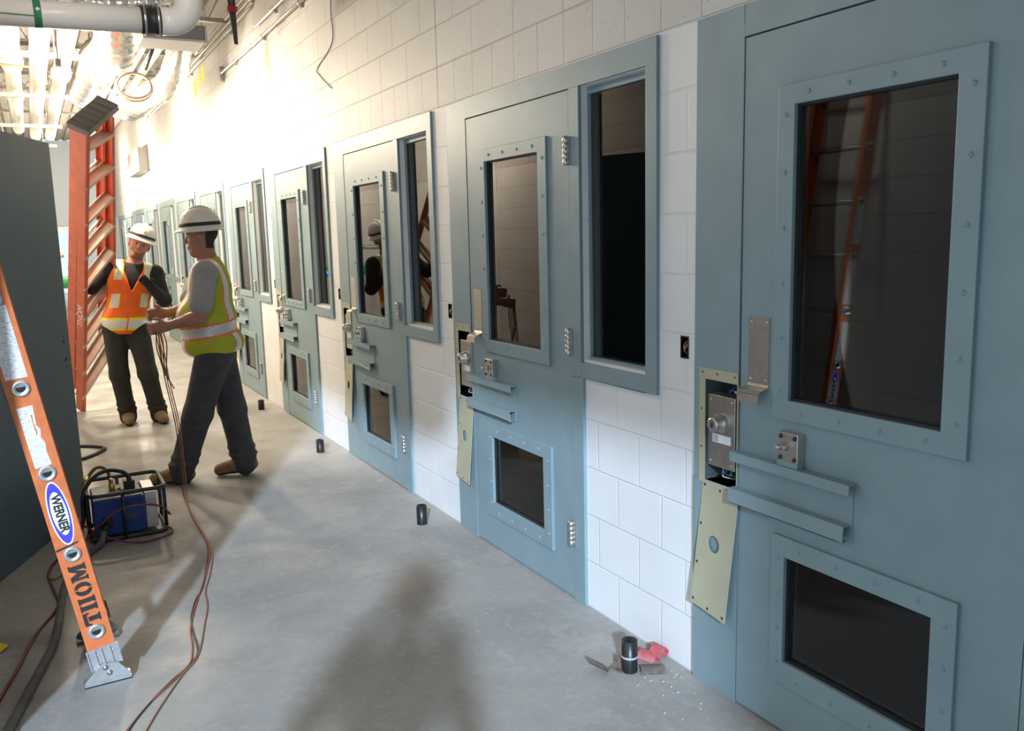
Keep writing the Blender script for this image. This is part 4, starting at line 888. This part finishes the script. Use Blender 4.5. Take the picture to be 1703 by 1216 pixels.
def hard_hat(parent, c, f, l, u, org):
    c = np.array(c, float)-np.array(org); f, l, u = map(Vector, (f, l, u)); c = Vector(c); n = 32
    def ringp(rf, rl, h_, df=0.0): return [c+u*h_+f*(df+rf*math.cos(2*PI*k/n))+l*(rl*math.sin(2*PI*k/n)) for k in range(n)]
    prof = [(.152, .132, -.008, .008), (.156, .135, -.002, .009), (.150, .130, .005, .008), (.132, .112, .016, 0), (.128, .108, .030, 0), (.125, .105, .065, 0), (.111, .093, .100, 0), (.082, .068, .128, 0), (.040, .034, .144, 0), (.002, .002, .148, 0)]
    vs = []; fs = []
    for q in prof: vs += ringp(*q)
    for i in range(len(prof)-1):
        for k in range(n): fs.append((i*n+k, i*n+(k+1) % n, (i+1)*n+(k+1) % n, (i+1)*n+k))
    inner = [(.128, .108, .004, 0), (.118, .098, .05, 0), (.06, .05, .10, 0), (.002, .002, .118, 0)]; b = len(vs)
    vs += ringp(.145, .126, -.008, .008)
    for q in inner: vs += ringp(*q)
    for i in range(len(inner)):
        for k in range(n): fs.append((b+i*n+(k+1) % n, b+i*n+k, b+(i+1)*n+k, b+(i+1)*n+(k+1) % n))
    for k in range(n): fs.append((b+k, b+(k+1) % n, (k+1) % n, k))
    m = MB(); m.add(vs, fs, 0, True)
    rid = [c+u*(.148*math.cos(t)+.002)+f*(.128*math.sin(t)) for t in [-1.1+2.2*j/16 for j in range(17)]]; m.tube(rid, .012, 8)
    hat = m.build('hard_hat', HATW, parent)
    m = MB(); bp_ = ringp(.131, .111, .030); vs = bp_+ringp(.1275, .1075, .052)+ringp(.133, .113, .030)+ringp(.1295, .1095, .052)
    m.add(vs, [(2*n+k, 2*n+(k+1) % n, 3*n+(k+1) % n, 3*n+k) for k in range(n)]+[(k, 2*n+k, 2*n+(k+1) % n, (k+1) % n) for k in range(n)]+[(n+k, n+(k+1) % n, 3*n+(k+1) % n, 3*n+k) for k in range(n)], 0, True)
    m.build('hat_band', BLACK, hat)
    return hat
def boots(parent, org, ankle, toe, knee, res=.006):
    a, t = np.array(ankle, float), np.array(toe, float); d = t-a; d[2] = 0; d = nrm(d); heel = a-d*.045; lo = np.minimum(heel, t)-.12; hi = np.maximum(a, t)+.14; lo[2] = -.02; hi[2] = a[2]+.14
    S = SDF(lo, hi, res); zt = t[2]; L = a+d*.165; z0 = zt
    S.cone(a+(np.array(knee)-a)*.18, V3(a[0], a[1], a[2]-.04), .046, .048, .02)
    hz, tz = (a[2]-.075, zt)
    S.cone(V3(heel[0], heel[1], hz+.045), V3(*(a+d*.06)[:2], (hz+tz)/2+.05), .042, .046, .03); S.cone(V3(*(a+d*.06)[:2], (hz+tz)/2+.05), V3(*(a+d*.165)[:2], tz+.040), .046, .042, .03)
    pa, pb = V3(heel[0], heel[1], hz), V3(*(a+d*.165)[:2], tz)
    def below(P):
        s_ = np.clip(((P-pa)@d)/max((pb-pa)@d, 1e-6), -.3, 1.3); return pa[2]+(pb[2]-pa[2])*s_-P[..., 2]
    S.cut(below)
    return S.build('boot', [BOOT, SOLE], parent, lambda c: (below(c) > -.022).astype(int), org)
def torso(S, P, grow=0.0, k=.05):
    f, l = P['f'], P['l']; R = lambda up_: np.stack(head_axes(f, up_), 1)
    spine = nrm(P['neck']-P['pelvis']); Rm = R(spine); at = lambda t: P['pelvis']+(P['neck']-P['pelvis'])*t
    gx = grow; b = P.get('belly', 0.0)
    S.ell(at(.02), (.115+gx, .165+gx, .13+gx), k, Rm); S.ell(at(.33)+f*b*.5, (.112+b*.6+gx, .150+b*.4+gx, .16+gx), k, Rm); S.ell(at(.66)+f*.012, (.122+gx, .172+gx, .18+gx), k, Rm)
    S.cone(P['shR']-V3(0, 0, .005), P['shL']-V3(0, 0, .005), .062+gx*.8, .062+gx*.8, k)
    S.cone(at(.86), P['neck'], .075+gx*.6, .055+gx*.5, .05)
    return S
def person(name, P, label, skin, trouser, shirt, vestm, sleeve, res=.006, hair=None, beard=None, glove=None, org=None, vest=True):
    root = empty(name, org); tag(root, label, 'person')
    allp = np.array([v for k_, v in P.items() if isinstance(v, np.ndarray) and k_ not in ('f', 'l', 'hf', 'hu', 'hemtilt')]); lo, hi = allp.min(0)-.22, allp.max(0)+.26; lo[2] = -.02
    f, l, hf = P['f'], P['l'], P['hf']; HF, HL, HU = head_axes(hf, P['hu'])
    S = SDF(lo, hi, res); torso(S, P, -.012)
    for s_ in 'RL':
        sh, el, wr, hp_, kn, an = (P[q+s_] for q in ('sh', 'el', 'wr', 'hip', 'kn', 'an'))
        S.cone(sh, el, .052, .042, .03); S.cone(el, wr, .043, .028, .02); mid = el+(wr-el)*.3; S.cone(el, mid, .045, .043, .02)
        S.cone(hp_, kn, .078, .052, .04); S.cone(kn, an, .053, .036, .03); S.cone(kn+(an-kn)*.15, kn+(an-kn)*.45, .054, .052, .03)
        h_ = P['hand'+s_]; hand(S, wr, h_[0], h_[1], h_[2], h_[3])
        S.cone(an, an+nrm(V3(P['to'+s_][0]-an[0], P['to'+s_][1]-an[1], 0))*.14-V3(0, 0, .035), .034, .028, .02)
    S.cone(P['neck']-V3(0, 0, .03), P['head']-HU*.06-HF*.012, .058, .054, .03); head(S, P['head'], HF, HL, HU)
    hc = P['head']
    def cmat(c):
        q = c-hc; a, b, h_ = q@HF, q@HL, q@HU; out = np.zeros(len(c), int); near = np.linalg.norm(q, axis=1) < .2
        if beard is not None: out[near & (h_ < -.050-.010*np.cos(b*40)) & (a > -.005) & ~((np.abs(b) < .020) & (h_ > -.070) & (h_ < -.056)) & (h_ > -.128)] = 1
        if hair is not None: out[near & (a < np.where(np.abs(b) > .055, -.030, .02)) & (h_ > -.075)] = 2; out[near & (np.abs(b) > .072) & (a > -.042) & (a < .03) & (np.abs(h_) < .045)] = 0
        if glove is not None:
            for s_ in glove: out[np.linalg.norm(c-(P['wr'+s_]+nrm(P['hand'+s_][0])*.09), axis=1) < .105] = 3
        return out
    body = S.build('body', [skin, beard or skin, hair or skin, GLOVE], root, cmat, org)
    for s_ in (1, -1):
        m = MB(); e = hc+HF*.074+HL*s_*.030+HU*.010-np.array(org); m.ball(tuple(e-HF*.001), .0112, 8); m.ball(tuple(e+HF*.0062), .0055, 6, mi=1); m.build('eye', [mat('eye_white', (.42, .38, .35), .3), DARK], root)
    # trousers
    T = SDF(lo, hi, res+.001); pv = P['pelvis']; Rm = np.stack(head_axes(f, nrm(P['neck']-P['pelvis'])), 1)
    T.ell(pv+V3(0, 0, .01), (.128, .176, .13), .05, Rm)
    for s_ in 'RL':
        hp_, kn, an = P['hip'+s_], P['kn'+s_], P['an'+s_]; lg = P.get('leg', 1.0); T.cone(hp_, kn, .098*lg, .078*lg, .05); T.cone(kn, an-V3(0, 0, .01), .078*lg, .066*lg, .03); T.cone(an+(kn-an)*.05, an-V3(0, 0, .035), .068, .070, .02)
        for q, w_ in ((.12, .010), (.25, .006), (.92, .006)): c_ = an+(kn-an)*q; T.ell(c_, ((.070+w_)*lg, (.070+w_)*lg, .016), .025)
    T.build('trousers', [trouser], root, None, org)
    # shirt
    H = SDF(lo, hi, res+.001); torso(H, P, .002)
    for s_ in 'RL':
        sh, el, wr = P['sh'+s_], P['el'+s_], P['wr'+s_]
        if sleeve == 'long': H.cone(sh, el, .068, .056, .04); H.cone(el, wr, .056, .040, .02); H.ell(el, (.060, .060, .060), .02)
        else: e2 = sh+(el-sh)*.72; H.cone(sh, e2, .074, .074, .04)
    nk = P['neck']; H.cone(nk+V3(0, 0, .02), nk+V3(0, 0, .2), .064, .10, .01, 'sub')
    H.cut(lambda Q: (pv[2]-.02)-Q[..., 2])
    H.build('shirt', [shirt], root, None, org)
    if vest:
        W_ = SDF(lo, hi, res); torso(W_, P, .020); W_.ell(pv+V3(0, 0, .02)+f*P.get('belly', 0)*.25, (.15+P.get('belly', 0)*.5, .176+P.get('belly', 0)*.25, .12), .05, Rm)
        zh = P['hem']; tilt = P.get('hemtilt', V3(0, 0, 0)); W_.cut(lambda Q: zh+(Q-pv)@tilt-Q[..., 2])
        for s_, sg in (('R', -1), ('L', 1)):
            sh = P['sh'+s_]; out = nrm(l*sg+nrm(P['el'+s_]-sh)*.25); W_.cone(sh+out*.012-V3(0, 0, .02), sh+out*.3, .088, .10, .015, 'sub'); W_.cone(sh+out*.03, sh+out*.03-V3(0, 0, .10), .080, .05, .015, 'sub')
        W_.cone(nk+V3(0, 0, .005)+f*.02, nk+V3(0, 0, .2)+f*.05, .080, .14, .01, 'sub')
        if P.get('vee') is not None:
            zv = P['vee']; W_.cut(lambda Q: np.where((Q-pv)@f > .02, np.minimum(.010+.42*(Q[..., 2]-zv), .075)-np.abs((Q-pv)@l-(Q[..., 2]-pv[2])*P['lean']), -1))
        W_.build('safety_vest', vestm[0], root, lambda c: vestm[1](c, P), org)
    for s_ in 'RL': boots(root, org, P['an'+s_], P['to'+s_], P['kn'+s_])
    hard_hat(root, hc+HU*P.get('hatz', .045), HF, HL, HU, org)
    return root
# worker in orange, facing the camera and holding the stepladder
f1, l1 = nrm(V3(.02, -1, 0)), nrm(V3(1, .02, 0))
P1 = dict(f=f1, l=l1, hf=V3(-.05, -1, -.06), hu=nrm(V3(.40, -.06, 1)), pelvis=V3(-1.275, 8.16, .885), neck=V3(-1.165, 8.14, 1.40), head=V3(-1.112, 8.09, 1.560),
          shR=V3(-1.335, 8.19, 1.375), shL=V3(-1.005, 8.10, 1.315), elR=V3(-1.515, 8.15, 1.215), wrR=V3(-1.640, 8.045, 1.385), elL=V3(-.955, 8.05, 1.075), wrL=V3(-1.070, 7.91, 1.205),
          hipR=V3(-1.365, 8.17, .84), hipL=V3(-1.185, 8.13, .83), knR=V3(-1.365, 8.11, .455), knL=V3(-1.145, 8.03, .455), anR=V3(-1.318, 8.19, .085), anL=V3(-1.075, 8.09, .085), toR=V3(-1.330, 8.02, .002), toL=V3(-1.055, 7.93, .002),
          handR=(V3(.10, -.10, .95), V3(-.3, .9, .1), -1, (.6, .9, .7)), handL=(V3(-.55, -.30, .65), V3(-.3, .2, -.6), 1, (.35, .5, .35)), hem=.80, hemtilt=V3(-.04, 0, 0), vee=1.19, lean=.20, hatz=.042)
def vest1(c, P):
    u_ = (c-P['pelvis'])@P['l']-(c[:, 2]-P['pelvis'][2])*P['lean']; z = c[:, 2]-(c[:, 0]-P['pelvis'][0])*-.04; out = np.zeros(len(c), int)
    front = (c-P['pelvis'])@P['f'] > -.02; au = np.abs(u_)
    s1 = ((z > 1.27) | ((z > 1.03) & (z < 1.15) & front))
    out[s1 & (au > .082) & (au < .150)] = 2; out[s1 & (au > .094) & (au < .138)] = 1
    hb = (z > .835) & (z < .945) & (au > .006); out[hb] = 2; out[hb & (z > .858) & (z < .922)] = 1
    return out
person('person', P1, 'bearded person in orange safety vest and white hard hat gripping the stepladder', SKIN, TROUS, SHIRTK, ([VESTO, SILVER, YELTAPE], vest1), 'long', hair=BEARD, beard=BEARD, glove='L', org=(-1.25, 8.13, 0))
# worker in lime, striding away to the far side
f2 = nrm(V3(-.93, .30, 0)); l2 = np.cross(V3(0, 0, 1), f2)
P2 = dict(f=f2, l=l2, hf=V3(-.95, .35, -.05), hu=nrm(V3(-.06, 0, 1)), pelvis=V3(-.905, 5.93, .885), neck=V3(-.915, 5.95, 1.455), head=V3(-.945, 5.955, 1.602), belly=.10, leg=1.17,
          shL=V3(-.975, 5.775, 1.375), shR=V3(-.865, 6.12, 1.385), elL=V3(-1.035, 5.72, 1.10), wrL=V3(-1.225, 5.79, 1.050), elR=V3(-1.07, 6.16, 1.11), wrR=V3(-1.215, 6.01, 1.115),
          hipL=V3(-.945, 5.86, .84), hipR=V3(-.895, 6.00, .84), knL=V3(-1.075, 5.84, .46), anL=V3(-1.205, 5.86, .090), toL=V3(-1.36, 5.90, .002), knR=V3(-.835, 5.97, .455), anR=V3(-.800, 5.84, .105), toR=V3(-.95, 5.90, .004),
          handL=(V3(-.93, .25, -.15), V3(.1, -.1, -1), -1, (.5, .9, .7)), handR=(V3(-.9, -.35, .0), V3(.1, .1, -1), 1, (.5, .9, .7)), hem=.84, hemtilt=V3(.10, -.02, 0), lean=0.0, hatz=.046)
def vest2(c, P):
    q = c-P['pelvis']; u_ = q@P['l']; w_ = q@P['f']-.06*np.clip(c[:, 2]-1.1, 0, 1); z = c[:, 2]-(c[:, 0]-P['pelvis'][0])*.14; out = np.zeros(len(c), int)
    au = np.abs(u_); v_ = (au > .055) & (au < .125) & ((w_ < .02) | (z > 1.40) | (w_ > .05)); out[v_] = 2; out[v_ & (au > .064) & (au < .116)] = 1
    hb = (z > .965) & (z < 1.055); out[hb] = 2; out[hb & (z > .978) & (z < 1.042)] = 1
    return out
person('person', P2, 'person in lime safety vest and white hard hat striding with wires in both hands', SKIN2, JEANS, SHIRTG, ([VESTL, SILVER, ORTRIM], vest2), 'short', hair=HAIRM, org=(-.95, 5.9, 0))

# the photographer, standing in the side opening; only the shadow reaches the picture
f3 = nrm(V3(.48, .87, 0)); l3 = np.cross(V3(0, 0, 1), f3); b3 = V3(-2.47, -.12, 0)
def at3(a, b, z): return b3+f3*a+l3*b+V3(0, 0, z)
P3 = dict(f=f3, l=l3, hf=f3, hu=V3(0, 0, 1), pelvis=at3(0, 0, .90), neck=at3(.02, 0, 1.45), head=at3(.05, 0, 1.60), shL=at3(.02, .19, 1.40), shR=at3(.02, -.19, 1.40), elL=at3(.12, .27, 1.16), elR=at3(.12, -.27, 1.16),
          wrL=at3(.24, .16, 1.42), wrR=at3(.24, -.16, 1.42), hipL=at3(0, .10, .85), hipR=at3(0, -.10, .85), knL=at3(.02, .15, .47), knR=at3(.02, -.15, .47), anL=at3(0, .18, .09), anR=at3(0, -.18, .09), toL=at3(.17, .2, .002), toR=at3(.17, -.2, .002),
          handL=(f3*.2-l3*.6+V3(0, 0, .6), f3, 1, (.4, .6, .4)), handR=(f3*.2+l3*.6+V3(0, 0, .6), f3, -1, (.4, .6, .4)), hem=.85, lean=0.0)
person('person', P3, 'person in black shirt and hard hat whose shadow falls across the concrete floor', SKIN, TROUS, SHIRTK, None, 'long', res=.009, hair=HAIRM, org=tuple(b3), vest=False)
